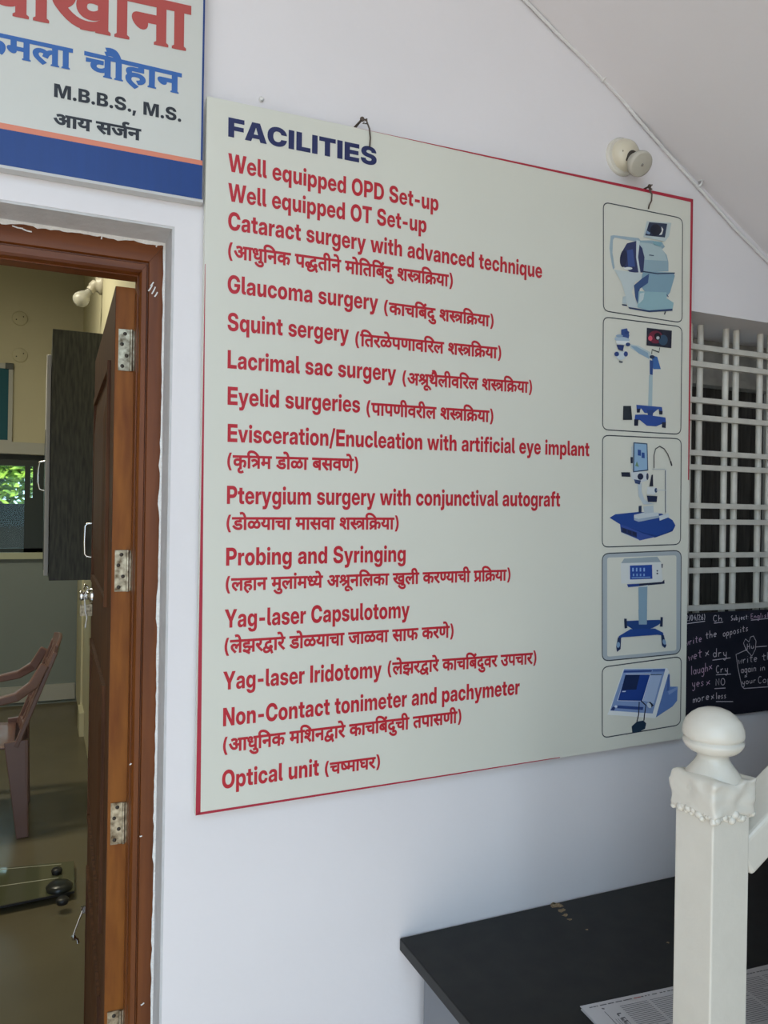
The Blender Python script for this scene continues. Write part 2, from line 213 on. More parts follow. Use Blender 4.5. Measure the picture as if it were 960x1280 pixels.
'd44':'-32,654 601,654 601,519 498,519 498,-32 353,-32 353,266 236,266 236,243 234,220 227,198 213,179 195,166 175,158 152,156 128,159 105,169 83,183 62,201 45,221 29,243 16,267 8,292 5,318 7,340 14,360 28,378 48,392 72,399 97,401 353,401 353,519 -32,519',
'd25':'809,519 484,519 476,399 470,404 517,425 569,431 617,426 661,409 698,380 726,341 743,293 748,240 746,204 741,169 732,132 718,94 700,57 662,-4 533,70 567,119 580,141 590,165 598,190 602,214 604,237 602,260 598,276 592,286 585,292 575,296 564,298 538,292 510,273 484,245 484,-32 339,-32 346,123 372,135 350,121 325,107 295,95 262,88 226,86 191,88 157,96 124,108 93,126 66,149 44,177 27,211 17,249 14,291 21,348 43,399 80,441 127,472 182,490 243,496 261,496 280,494 299,492 317,490 333,488 373,480 362,342 315,352 303,354 289,356 274,358 261,359 250,359 219,356 196,350 180,340 168,328 162,312 159,292 162,267 168,250 179,238 193,228 210,222 228,220 251,222 271,227 291,237 310,250 330,265 339,274 339,519 -32,519 -32,654 809,654',
'd46':'511,519 511,-32 366,-32 367,136 394,151 371,139 346,129 318,121 287,116 254,114 224,116 196,121 169,130 145,141 124,155 105,172 86,195 72,220 60,248 53,279 48,316 47,357 47,519 -32,519 -32,654 615,654 615,519;366,519 192,519 192,369 192,345 193,324 195,308 197,295 199,286 202,278 205,273 208,267 211,264 223,256 239,251 263,249 284,251 304,256 323,264 342,276 360,289 366,294',
'd531':'798,-156 669,-208 620,-70 633,-56 607,-83 578,-109 547,-133 512,-154 475,-172 434,-185 391,-193 345,-196 284,-191 231,-177 187,-151 154,-117 133,-76 127,-31 128,-15 130,-1 134,14 139,29 146,43 132,20 130,21 92,40 57,66 30,98 13,139 8,185 13,229 29,269 56,303 91,329 132,344 177,349 215,346 250,335 281,316 306,289 321,257 326,222 325,204 321,186 315,167 306,148 294,130 262,97 148,170 183,206 185,211 186,216 186,217 185,220 184,221 184,221 183,221 176,222 168,221 162,218 155,211 149,203 146,193 144,181 145,169 149,160 154,154 163,147 175,140 189,135 206,130 224,127 237,126 255,131 283,136 311,138 319,138 327,138 335,137 342,137 378,134 377,0 336,5 330,5 324,5 304,3 289,0 280,-5 274,-11 271,-17 270,-25 272,-36 276,-43 284,-50 298,-57 316,-61 338,-63 384,-58 425,-45 465,-22 503,9 539,47 555,48 596,40 590,39 583,38 570,37 534,38 503,42 472,48 440,58 410,71 382,87 355,107 332,132 312,160 298,194 289,231 286,272 288,304 294,334 304,361 317,385 333,406 352,425 380,446 411,462 445,474 482,482 521,486 531,487 533,519 -32,519 -32,654 838,654 838,519 679,519 679,353 599,353 564,352 534,350 511,347 492,342 476,336 463,328 453,321 445,312 439,302 434,291 431,278 430,263 434,238 443,217 459,199 482,185 516,176 563,172 569,172 557,171 548,152 548,149 547,156 547,163 546,177 549,205 560,231 579,251 600,263 622,270 645,272 678,269 708,257 733,238 750,215 761,189 764,163 762,136 754,111 740,91 723,75 704,62 713,66',
'd40':'513,519 513,-32 368,-32 368,296 291,296 255,295 227,293 206,291 191,287 180,281 172,275 164,267 160,255 158,237 161,213 171,188 188,162 214,133 249,101 319,42 218,-56 165,-9 136,18 108,46 82,75 60,105 40,136 25,170 16,205 13,242 15,269 20,295 29,319 41,340 56,359 72,375 97,393 124,408 154,418 188,426 228,430 272,431 368,431 368,519 -32,519 -32,654 616,654 616,519',
'd68':'-206,583 -225,626 -234,650 -242,674 -248,698 -251,723 -252,749 -247,797 -229,840 -201,878 -161,906 -114,923 -61,928 -17,924 22,913 58,894 88,867 114,833 137,793 157,746 176,692 187,654 305,654 305,519 202,519 202,-32 57,-32 57,519 -32,519 -32,654 44,654 38,675 19,723 2,758 -15,778 -34,789 -58,793 -74,791 -85,786 -94,779 -100,769 -105,753 -107,732 -106,714 -103,698 -99,682 -92,665 -85,647 -55,583',
'd75':'-193,583 -214,654 -227,694 -240,726 -252,750 -264,767 -276,778 -287,785 -300,789 -316,791 -327,791 -337,789 -346,787 -356,785 -366,782 -405,768 -450,904 -388,921 -354,926 -317,928 -278,925 -241,915 -207,897 -176,872 -149,839 -125,798 -103,749 -83,691 -52,583',
'd50':'541,519 541,-32 396,-32 396,218 239,218 239,212 237,187 230,163 216,143 199,130 180,121 159,119 140,121 121,127 103,136 86,147 71,159 56,174 43,189 32,205 22,222 14,240 9,259 7,279 9,298 18,317 31,333 51,345 74,351 99,353 94,353 94,519 -32,519 -32,654 644,654 644,519;396,519 239,519 239,353 396,353',
'd79':'202,519 202,-32 57,-32 57,519 -32,519 -32,654 305,654 305,519;66,583 45,654 32,694 19,726 7,750 -5,767 -17,778 -28,785 -41,789 -57,791 -68,791 -78,789 -87,787 -97,785 -107,782 -146,768 -191,904 -129,921 -95,926 -58,928 -19,925 18,915 52,897 83,872 110,839 134,798 156,749 176,691 207,583',
'd48':'617,519 514,519 514,-32 369,-32 370,110 397,125 373,113 346,102 315,93 280,88 241,86 201,89 162,97 127,110 95,129 67,152 44,180 27,212 17,248 14,287 22,348 46,401 87,443 138,473 198,491 264,496 276,496 288,495 301,494 315,493 328,492 342,491 355,489 367,487 403,479 392,347 344,356 330,358 314,360 299,362 283,363 268,363 257,363 246,362 289,369 370,269 357,258 367,268 369,269 369,519 -32,519 -32,654 617,654;159,287 162,264 169,247 181,235 198,225 218,218 243,216 252,216 262,217 271,219 280,220 289,223 254,212 165,323 171,329 163,311',
'd6':'-217,772 -214,795 -206,817 -192,835 -174,850 -153,859 -130,862 -107,859 -86,850 -68,835 -54,816 -45,795 -43,772 -45,749 -54,728 -68,709 -86,694 -107,685 -130,682 -153,685 -174,694 -192,709 -206,727 -214,749',
'd42':'401,-100 372,-52 358,-28 345,-4 333,19 322,40 323,38 338,40 329,39 319,38 309,37 298,36 287,36 256,37 226,41 195,47 164,57 134,70 106,86 80,106 58,131 39,160 25,194 17,231 14,272 16,304 22,334 33,361 46,385 62,406 81,425 109,446 140,462 174,474 211,482 249,486 260,487 261,519 -32,519 -32,654 566,654 566,519 408,519 408,353 327,353 292,352 263,350 240,347 221,342 204,336 191,328 181,321 173,312 167,302 162,291 159,278 158,263 161,238 171,217 186,199 210,185 243,175 288,172 295,172 301,172 272,169 277,147 275,162 274,177 277,205 288,232 307,251 329,263 350,270 373,272 407,269 437,257 462,238 479,215 490,189 493,163 491,136 484,113 472,93 457,77 441,66 453,72 447,85 455,70 465,54 477,36 491,17 527,-36',
'd58':'121,157 94,159 68,167 44,181 24,201 12,226 8,255 11,281 20,304 37,323 57,337 80,344 104,346 120,345 137,342 153,336 171,328 190,316 195,313 206,318 228,333 247,354 261,379 270,408 273,443 270,471 263,494 251,511 237,524 220,531 198,534 186,533 178,531 174,528 172,526 171,522 170,516 171,512 172,506 175,500 179,495 186,490 198,484 215,478 239,474 310,469 277,334 188,347 135,365 91,393 60,429 40,471 34,517 39,557 54,594 80,624 115,647 157,660 204,664 240,661 274,653 307,639 338,619 364,594 386,563 403,526 413,485 416,440 412,390 399,342 377,296 348,255 312,221 306,217 306,217 336,187 365,156 392,124 418,92 459,35 342,-45 292,25 261,63 234,96 207,124 182,149 169,160 164,159 144,158;623,519 623,-32 478,-32 478,519 389,519 389,654 727,654 727,519',
'd215':'369,354 388,354 406,355 422,356 438,358 455,361 506,369 521,234 474,225 456,223 438,221 419,220 400,219 380,219 350,220 318,223 286,227 255,233 227,239 217,242 214,241 197,232 218,242 220,239 251,204 286,169 323,134 361,100 427,44 327,-56 268,-3 232,31 198,64 166,98 136,129 109,160 85,189 64,214 47,238 33,258 22,278 15,295 11,310 9,325 8,341 11,361 19,380 32,398 52,414 77,423 104,425 125,423 146,418 164,409 180,398 194,384 182,399 168,383 174,394 179,407 182,424 184,441 185,458 185,476 183,492 181,506 178,519 175,530 179,519 -32,519 -32,654 435,654 435,519 327,519 316,549 320,534 324,517 328,499 329,479 330,458 329,429 325,401 319,376 311,353 300,332 317,356 301,359 335,355',
'd269':'119,21 34,142 278,289 275,292 253,316 235,331 219,341 201,346 180,348 165,347 149,345 133,341 115,335 94,326 37,299 -14,434 38,457 63,466 89,475 117,482 147,487 179,488 208,486 236,482 263,473 288,461 312,446 336,426 359,403 382,377 368,366 350,519 -32,519 -32,654 598,654 598,519 495,519 495,-32 350,-32 353,181',
'd254':'-1,63 122,122 127,109 91,130 59,158 33,195 19,240 14,290 21,348 43,399 80,441 127,472 182,490 243,496 261,496 280,494 299,492 317,490 333,488 373,480 362,342 315,352 303,354 289,356 274,358 261,359 250,359 219,356 196,350 180,340 168,328 162,312 159,292 162,267 168,250 179,238 193,228 210,222 228,220 251,222 271,227 291,237 310,250 330,265 339,274 339,519 -32,519 -32,654 809,654 809,519 484,519 475,399 450,390 470,404 492,415 516,424 542,429 570,431 617,426 661,409 698,380 726,341 743,293 748,240 746,204 741,169 732,132 718,94 700,57 662,-4 533,70 567,119 580,141 590,165 598,190 602,214 604,237 602,260 598,276 592,286 585,292 575,296 562,298 551,297 539,292 525,285 510,273 494,257 484,246 484,-32 339,-32 345,122 384,143 378,139 371,134 364,129 356,123 348,119 85,-56',
'd51':'627,654 627,519 523,519 523,-32 378,-32 378,124 405,139 381,127 354,116 323,107 289,102 252,100 189,107 132,131 84,170 47,221 21,281 0,376 66,393 92,404 110,414 120,425 125,439 128,458 127,471 124,483 119,496 113,509 105,521 107,519 -32,519 -32,654;171,287 171,287 185,267 199,253 215,243 235,237 259,235 286,237 310,243 331,252 351,265 370,280 378,288 378,519 261,519 257,527 268,486 272,443 258,367 212,308',
'd66':'202,519 202,-32 57,-32 57,519 -32,519 -32,654 305,654 305,519',
'p29':'50,-150 76,-89 99,-32 118,21 133,70 145,118 155,163 161,207 165,250 167,294 165,344 160,397 153,451 142,507 129,563 113,619 94,674 73,728 50,780 180,780 204,738 227,690 247,638 265,582 280,525 293,466 302,407 307,349 309,294 306,218 294,143 276,68 251,-6 219,-79 180,-150',
'l47':'377,-12 309,-7 248,9 192,35 144,70 103,114 70,166 45,225 31,291 26,363 31,439 46,506 71,566 106,618 147,661 196,695 251,720 310,734 374,739 416,737 456,731 495,721 531,707 565,689 595,668 623,644 647,616 667,586 683,553 694,518 700,480 523,480 519,496 513,511 506,525 498,537 488,548 476,558 463,567 449,574 434,580 417,584 399,586 380,587 344,584 312,575 284,560 259,540 239,514 222,484 211,448 204,408 201,363 204,319 211,279 223,244 239,213 260,187 284,167 313,152 346,144 382,141 412,142 439,148 464,157 485,169 502,185 517,203 527,223 533,246 535,271 574,267 389,267 389,396 706,396 706,297 701,238 687,184 664,135 633,93 594,56 548,27 496,6 439,-7',
'l6f':'296,-12 245,-8 198,3 155,22 117,47 85,78 60,115 41,158 29,206 26,258 29,310 41,357 60,400 85,437 117,468 155,494 198,512 245,524 296,527 348,524 395,512 438,494 476,468 507,437 533,400 552,357 563,310 567,258 563,206 552,158 533,115 507,78 476,47 438,22 395,3 348,-8;296,121 315,123 333,128 349,137 363,149 375,165 385,184 392,205 397,230 398,258 397,285 392,310 385,332 375,351 363,366 349,378 333,387 315,393 296,394 278,393 260,387 244,378 230,366 217,351 208,332 200,310 196,285 195,258 196,230 200,205 208,184 217,165 230,149 244,137 260,128 277,123',
'l6d':'47,0 47,516 208,516 208,396 200,396 210,424 222,448 237,470 255,487 274,502 296,513 318,521 341,525 365,527 403,523 437,512 468,493 493,467 511,435 521,396 506,396 514,422 525,446 541,467 559,485 579,500 602,512 627,520 653,525 680,527 713,524 743,517 770,505 794,488 815,467 832,442 844,413 852,380 854,343 854,0 687,0 687,306 685,332 677,353 665,369 649,382 631,389 609,391 594,390 580,387 568,380 557,372 548,362 540,350 535,336 532,321 531,304 531,0 371,0 371,309 368,332 361,352 349,369 334,381 315,389 294,391 279,390 266,387 253,381 242,372 232,362 225,350 219,335 215,319 214,301 214,0',
'd30':'681,519 577,519 577,-32 433,-32 434,110 462,126 440,114 415,103 385,94 352,88 316,86 262,91 212,108 169,137 136,176 115,222 109,274 111,299 116,322 125,343 136,363 149,380 141,353 6,337 6,473 331,473 343,473 356,473 368,472 378,472 418,471 413,338 351,338 319,336 294,329 275,319 263,307 256,293 253,274 255,256 261,244 270,235 283,227 299,222 317,220 344,222 366,228 387,237 406,250 425,265 433,273 433,519 -32,519 -32,654 681,654',
'd52':'443,45 343,-55 281,-3 244,30 208,64 174,97 143,129 114,159 89,188 67,214 49,237 35,258 24,277 16,294 12,309 9,325 8,341 11,361 19,380 32,398 52,414 77,423 104,425 125,423 146,418 164,409 180,397 194,384 188,391 186,389 200,402 211,416 218,431 222,448 224,469 224,481 222,494 220,507 217,519 213,529 218,519 -32,519 -32,654 456,654 456,519 365,519 360,533 366,498 368,458 365,418 357,382 342,349 323,321 299,296 273,274 244,256 213,239 220,243 222,241 256,206 293,170 333,134 373,100',
'd55':'-32,519 -32,654 807,654 807,519 626,519 626,453 642,447 677,422 706,389 729,349 742,302 746,250 743,211 735,174 721,140 702,109 677,82 648,60 615,44 578,35 538,32 499,35 462,43 429,57 400,75 371,95 370,97 367,94 341,69 311,51 281,40 249,34 216,32 180,35 147,43 115,58 86,78 61,103 41,134 26,169 17,209 14,252 17,293 25,330 40,365 60,396 85,422 115,443 148,459 184,468 222,471 261,468 298,460 330,446 360,428 388,407 389,407 387,404 409,427 432,443 457,456 482,464 481,464 481,519;433,201 438,212 443,206 461,192 478,181 494,173 511,169 528,167 547,169 564,176 579,186 591,200 598,221 601,252 598,284 592,306 582,319 570,328 557,334 541,336 525,334 512,328 499,318 485,302 470,279 455,248;159,250 162,219 168,197 177,184 189,175 203,169 218,167 234,169 248,175 261,185 275,201 289,224 304,254 326,303 320,291 316,296 298,311 281,322 265,330 249,334 232,336 213,334 196,327 181,317 169,302 162,281',
'd39':'666,519 666,-32 521,-32 521,519 452,519 452,320 451,292 448,265 442,241 434,219 424,198 410,178 390,158 368,142 343,130 315,121 284,116 250,114 186,121 131,145 89,185 75,207 65,230 57,255 51,284 48,316 47,352 47,519 -32,519 -32,654 769,654 769,519;248,249 272,252 285,258 295,268 298,274 302,283 304,293 306,308 307,328 307,353 307,519 192,519 192,353 192,330 194,311 196,297 198,285 202,275 205,268 209,263 215,258 220,254 227,252 236,250',
'd57':'603,519 499,519 499,-32 355,-32 357,111 384,126 361,114 334,102 304,93 270,88 233,86 194,89 157,97 123,110 92,129 65,152 43,180 27,212 17,248 14,287 21,347 44,401 83,443 133,473 190,490 254,496 265,496 277,495 290,494 303,493 316,492 329,491 342,489 353,487 388,479 378,343 330,352 317,354 302,356 287,358 273,359 260,359 226,356 201,349 182,339 169,325 162,309 159,287 162,264 168,249 179,237 194,228 213,222 235,220 263,222 287,228 309,238 329,252 348,267 355,274 355,519 -32,519 -32,654 603,654',
'd54':'-32,519 -32,654 725,654 725,519 621,519 621,-32 476,-32 476,326 498,324 483,323 471,320 459,315 448,308 436,297 423,282 411,261 398,234 376,168 239,211 258,272 269,302 270,303 278,297 263,306 250,313 238,317 224,320 210,321 192,319 180,315 171,308 164,298 160,286 158,271 160,252 165,234 175,215 189,195 208,173 232,150 260,124 293,96 357,41 256,-55 196,-3 160,29 127,61 95,93 68,125 45,159 27,196 17,235 13,275 16,314 26,349 43,380 65,405 90,425 118,440 147,450 175,456 204,458 236,456 267,451 296,441 323,429 349,413 354,410 380,429 437,451 497,458 474,458 475,519',
'l4c':'47,0 47,728 222,728 222,148 544,148 544,0',
'd9':'502,217 496,167 477,123 445,89 405,66 360,52 311,48 248,56 190,80 137,121 89,177 43,251 -15,374 117,422 158,331 188,278 217,235 247,206 276,190 306,185 323,187 337,191 347,196 353,202 357,212 359,227 357,244 352,260 344,275 331,291 316,307 308,313 304,312 283,310 230,307 221,440 291,446 317,453 332,461 341,470 346,480 348,494 346,507 343,515 337,520 328,525 316,529 301,530 281,529 262,526 245,521 226,515 206,506 153,481 106,610 152,632 175,642 201,651 231,658 264,663 299,664 352,659 400,644 439,617 468,581 486,540 491,495 482,436 454,386 440,374 421,391 429,384 427,386 440,384 463,383 486,382 505,382 523,383 539,385 554,387 570,390 562,388 562,519 489,519 489,654 811,654 811,519 707,519 707,-32 562,-32 562,250 585,255 567,252 551,250 534,248 516,247 498,247 484,247 469,248 505,245 494,271 500,245',
'd284':'235,-4 149,117 400,250 402,235 366,244 333,253 302,263 272,274 261,278 245,268 216,249 185,230 155,211 123,193 67,160 -20,282 41,312 66,326 92,340 117,354 142,368 126,358 130,355 102,383 82,412 68,441 60,472 57,504 63,546 81,585 110,618 149,644 195,659 247,664 295,659 339,645 377,620 407,586 425,546 431,501 428,466 419,434 404,405 385,380 363,357 382,373 360,380 393,371 430,361 468,353 505,347 505,347 505,519 429,519 429,654 754,654 754,519 650,519 650,-32 505,-32 508,181;200,497 201,488 205,476 212,464 222,451 240,436 247,432 248,433 262,446 273,460 280,473 284,486 286,500 284,513 281,520 277,525 270,529 259,533 244,534 232,533 221,529 211,524 205,517 202,510',
'd70':'-22,-264 -70,-282 -89,-288 -110,-293 -131,-297 -152,-299 -174,-300 -226,-295 -273,-279 -312,-252 -342,-216 -360,-174 -365,-126 -359,-81 -339,-40 -308,-4 -266,22 -217,38 -162,43 -110,40 -61,29 -17,12 22,-11 58,-38 91,-68 120,-101 147,-136 190,-198 74,-271 22,-197 -13,-157 -46,-127 -80,-106 -116,-93 -157,-89 -182,-91 -201,-96 -214,-102 -221,-110 -225,-118 -227,-128 -225,-142 -222,-149 -216,-154 -205,-159 -192,-163 -177,-164 -163,-163 -150,-162 -138,-159 -126,-156 -114,-151 -69,-132',
'd41':'585,519 585,-32 440,-32 441,125 467,140 441,127 413,116 381,107 346,102 307,100 247,106 192,124 143,156 102,199 72,252 42,344 130,367 169,384 195,401 210,420 220,442 223,468 221,491 215,509 207,521 198,529 186,534 170,536 161,535 154,533 150,530 148,529 147,526 147,524 151,511 164,501 230,486 215,353 138,369 98,384 63,406 36,436 19,475 14,519 19,562 35,599 62,629 95,649 132,660 172,664 204,662 234,655 264,643 293,627 318,605 339,578 355,546 365,509 368,469 363,416 347,369 321,328 285,295 243,267 231,261 223,273 236,258 250,248 266,241 287,237 314,235 342,237 367,242 388,252 409,264 430,280 440,289 440,519 358,519 358,654 688,654 688,519',
'd76':'-195,583 -222,620 -236,637 -249,649 -261,657 -271,663 -281,667 -292,669 -306,670 -320,671 -330,670 -341,669 -352,666 -365,662 -377,658 -420,640 -469,769 -423,787 -406,793 -387,798 -368,802 -347,804 -325,805 -292,802 -259,794 -229,779 -203,760 -180,736 -197,713 -226,715 -237,738 -249,757 -259,771 -269,780 -278,787 -289,791 -301,794 -317,795 -329,795 -340,794 -349,792 -357,789 -365,787 -406,771 -450,904 -388,921 -354,926 -317,928 -278,925 -241,915 -207,897 -176,872 -149,839 -125,798 -103,749 -83,691 -52,583',
'l45':'47,0 47,728 588,728 588,579 222,579 222,438 560,438 560,294 222,294 222,148 588,148 588,0',
'l2f':'378,762 144,-109 0,-109 235,762',
'l66':'376,516 376,386 9,386 9,516;103,0 103,573 105,606 112,635 123,660 138,681 158,698 182,711 211,720 245,726 283,728 302,728 321,728 339,728 355,728 367,728 376,728 376,598 371,598 363,598 353,598 343,598 334,598 325,598 307,597 293,593 283,586 276,576 272,562 270,544 270,0',
'd71':'67,-249 22,-271 1,-279 -22,-288 -48,-295 -76,-299 -107,-300 -159,-295 -206,-279 -245,-252 -275,-216 -293,-174 -298,-126 -292,-81 -274,-40 -243,-5 -202,24 -150,42 -61,54 -47,-74 -109,-85 -131,-93 -145,-102 -154,-111 -158,-120 -160,-132 -158,-143 -155,-149 -149,-155 -138,-160 -125,-164 -110,-165 -93,-164 -78,-162 -65,-159 -51,-154 -33,-146 20,-119',
'd37':'358,190 341,189 324,187 307,184 291,179 276,174 245,161 199,191 170,215 144,243 122,275 109,312 105,351 106,374 111,395 118,414 128,431 140,446 155,459 175,471 197,481 220,489 246,493 275,496 308,497 369,497 369,519 -32,519 -32,654 624,654 624,519 514,519 514,362 298,362 281,362 268,361 261,360 257,359 254,357 253,356 251,354 250,352 249,347 250,339 252,333 256,326 264,318 272,310 269,313 285,318 323,324 363,326 415,321 463,307 505,282 539,247 560,204 566,154 560,103 540,58 506,19 460,-10 403,-27 337,-32 269,-27 205,-11 146,16 93,50 44,91 -22,161 89,251 147,189 182,158 218,135 254,119 294,109 336,106 390,113 413,129 420,155 419,164 415,172 409,178 398,184 381,188',
'd60':'619,519 619,-32 474,-32 474,224 494,230 473,225 451,222 430,220 406,219 380,219 350,220 318,223 286,227 255,233 227,239 217,242 214,241 197,232 218,242 220,239 251,204 286,169 323,134 361,100 427,44 327,-56 268,-3 232,31 198,64 166,98 136,129 109,160 85,189 64,214 47,238 33,258 22,278 15,295 11,310 9,325 8,341 11,361 19,380 32,398 52,414 77,423 104,425 125,423 146,418 164,409 180,398 194,384 182,399 168,383 174,394 179,407 182,424 184,441 185,458 185,476 183,492 181,506 178,519 175,530 179,519 -32,519 -32,654 723,654 723,519;369,354 393,354 415,356 436,358 456,361 477,365 474,364 474,519 327,519 316,549 320,534 324,517 328,499 329,479 330,458 329,429 325,401 319,376 311,353 300,332 317,356 301,359 335,355',
'l6a':'48,516 215,516 215,-32 213,-67 206,-99 194,-126 178,-150 157,-169 131,-184 101,-195 66,-202 27,-204 -38,-204 -38,-74 -4,-74 12,-73 26,-68 35,-60 42,-49 46,-34 48,-15;131,566 106,569 84,577 65,590 50,608 42,628 39,651 42,674 50,694 65,712 83,725 105,733 131,735 156,733 178,725 197,712 211,694 220,674 223,651 220,628 211,608 197,590 178,577 156,569',
'l62':'362,-11 340,-10 319,-7 299,-1 280,7 263,17 248,29 234,44 223,61 213,80 212,0 47,0 47,728 214,728 214,446 226,463 239,479 253,492 268,502 284,511 302,518 321,523 342,526 363,527 405,523 443,512 478,493 509,467 535,436 556,398 572,356 581,309 584,259 581,207 572,159 557,117 536,79 510,48 479,22 444,4 405,-8;315,122 335,124 353,130 369,139 382,151 394,167 403,186 410,207 414,232 416,259 414,286 410,310 403,331 394,350 382,365 369,378 353,387 335,392 315,394 294,392 276,387 259,377 244,365 231,349 221,330 213,309 209,285 207,259 209,232 213,208 221,187 231,168 244,152 259,139 276,130 294,124',
'd61':'279,88 331,107 347,115 359,123 366,130 369,137 371,148 369,162 364,173 355,181 340,189 315,195 280,197 243,194 215,186 194,175 181,161 173,145 170,123 171,108 174,92 179,76 187,61 200,43 219,22 245,-2 279,-31 351,-86 250,-185 171,-120 122,-74 82,-28 51,20 32,73 26,129 28,159 34,187 45,212 59,235 76,255 70,250 78,240 65,258 54,278 44,301 39,326 37,352 38,374 43,395 50,414 60,431 72,446 87,459 107,471 128,481 150,489 175,493 201,496 228,497 329,497 329,519 -32,519 -32,654 578,654 578,519 474,519 474,362 230,362 213,362 200,361 193,360 189,359 186,357 185,356 183,354 182,352 181,346 182,340 183,334 186,328 191,321 197,315 192,320 208,324 245,330 284,332 331,330 373,322 410,308 442,290 468,268 488,242 502,213 510,184 513,153 509,109 495,70 471,36 439,8 401,-14 330,-38',
'd201':'523,169 475,132 445,113 413,96 375,82 331,74 282,71 228,76 180,92 137,119 105,156 85,201 79,250 80,272 84,293 90,314 99,334 110,353 97,337 102,334 72,355 46,381 26,414 14,451 10,493 15,539 32,580 61,616 97,643 140,659 187,664 227,660 263,649 296,629 322,602 338,569 343,531 338,491 321,454 278,400 160,476 192,509 194,513 196,516 197,519 198,523 198,525 197,529 196,532 195,534 195,534 192,535 185,536 175,534 168,531 160,524 154,515 150,504 148,489 149,475 152,465 157,457 164,450 172,444 183,439 197,435 211,431 222,430 238,433 263,436 288,437 296,437 305,437 315,436 324,435 360,432 357,297 315,301 306,301 299,301 272,299 253,294 239,286 230,278 225,268 223,254 225,238 230,227 239,219 252,212 270,207 292,205 321,207 345,213 366,223 387,236 405,251 453,297',
'd26':'761,519 761,-32 616,-32 616,-6 637,4 608,-7 579,-15 549,-20 518,-24 487,-25 412,-19 338,0 266,32 196,79 127,141 60,219 42,243 29,265 19,284 13,303 9,320 8,339 10,360 18,380 32,398 52,414 77,423 104,425 125,423 146,418 164,409 180,398 194,384 182,399 168,383 174,394 179,407 182,424 184,441 185,458 185,474 184,488 182,503 179,515 176,527 179,519 -32,519 -32,654 865,654 865,519;534,264 552,265 568,269 584,275 600,284 614,294 616,295 616,519 326,519 321,532 328,497 330,458 326,402 312,352 289,309 259,275 222,246 218,244 236,224 282,184 329,152 378,129 432,116 491,111 516,112 540,115 564,120 587,127 609,137 616,141 616,144 646,160 625,151 602,143 577,137 550,133 521,132 486,134 453,142 422,155 394,173 370,195 350,221 335,251 327,284 324,320 330,372 350,419 383,457 426,484 475,500 530,505 545,505 560,504 578,502 596,500 612,497 650,487 639,354 593,365 582,367 572,369 561,371 550,372 541,372 516,370 498,365 485,357 477,348 471,335 469,316 471,298 476,287 484,278 497,271 514,266',
'd197':'250,114 186,121 131,145 89,185 75,207 65,230 57,255 51,284 48,316 47,352 47,519 -32,519 -32,654 513,654 513,519 452,519 452,320 451,292 448,265 442,241 434,219 424,198 410,178 390,158 368,142 343,130 315,121 284,116;248,249 272,252 285,258 295,268 298,274 302,283 304,293 306,308 307,328 307,353 307,519 192,519 192,353 192,330 194,311 196,297 198,285 202,275 205,268 209,263 215,258 220,254 227,252 236,250',
'd274':'-1,63 166,146 170,131 135,148 105,171 86,195 72,220 60,248 53,279 48,316 47,357 47,519 -32,519 -32,654 615,654 615,519 511,519 511,-32 366,-32 370,140 84,-57;366,519 192,519 192,369 192,345 193,324 195,308 197,295 199,286 202,278 205,273 208,267 211,264 223,256 239,251 262,249 282,251 302,256 322,265 342,276 360,289 366,294',
'l59':'273,0 273,261 2,728 202,728 317,516 327,497 337,479 346,460 356,441 365,423 374,404 343,404 352,423 361,441 370,460 379,479 388,497 398,516 508,728 706,728 442,261 442,0',
'd33':'271,190 254,189 237,187 220,184 204,179 189,174 158,161 112,191 83,215 57,243 35,275 22,312 18,351 19,374 24,395 31,414 41,431 53,446 68,459 87,471 108,481 130,489 155,493 185,496 218,497 282,497 282,519 -32,519 -32,654 803,654 803,519 699,519 699,-32 554,-32 554,168 576,174 558,170 540,168 523,166 504,165 484,165 468,166 450,168 485,162 474,195 478,175 479,153 474,106 456,63 427,28 390,1 345,-17 326,1 320,26 340,18 360,11 381,4 402,-3 460,-20 397,-153 331,-121 294,-103 258,-84 223,-64 190,-45 166,-30 135,-27 100,-21 69,-11 41,6 22,32 16,64 18,86 25,106 38,124 56,138 78,146 101,148 120,146 138,142 157,134 175,124 194,111 207,101 206,101 213,100 219,100 258,102 289,108 312,117 325,126 331,137 334,153 332,164 329,172 322,178 311,184 294,188;480,300 513,302 545,306 554,308 554,519 427,519 427,362 211,362 194,362 181,361 174,360 170,359 167,357 166,356 164,354 163,352 162,347 163,339 165,333 169,326 177,318 185,310 182,313 198,318 236,324 275,326 306,324 335,319 360,312 377,309 395,306 414,303 434,301 456,300',
'd529':'227,-157 187,-155 149,-147 115,-133 84,-115 58,-93 37,-66 21,-36 11,-2 8,33 12,77 26,117 48,152 78,181 114,203 122,206 123,204 116,237 114,272 116,304 122,334 133,361 146,385 162,406 181,425 209,446 241,462 275,474 311,482 349,486 360,487 361,519 -32,519 -32,654 666,654 666,519 508,519 508,353 427,353 392,352 363,350 340,347 321,342 304,336 292,329 274,312 263,290 259,262 262,238 272,217 287,199 311,185 345,176 391,172 398,172 378,171 376,153 375,162 374,177 377,205 388,232 407,251 429,263 450,270 473,272 507,269 537,257 562,238 579,215 590,189 593,163 591,135 582,111 568,90 551,75 533,63 541,67 626,-156 497,-208 446,-66 452,-60 417,-90 379,-117 335,-139 283,-153;151,34 154,14 160,1 171,-9 187,-17 207,-22 229,-24 253,-22 274,-17 295,-8 315,4 334,18 352,34 370,52 387,71 384,48 424,40 417,39 411,39 398,38 359,40 324,44 288,52 252,64 219,81 204,92 198,90 181,81 167,71 158,60 153,48',
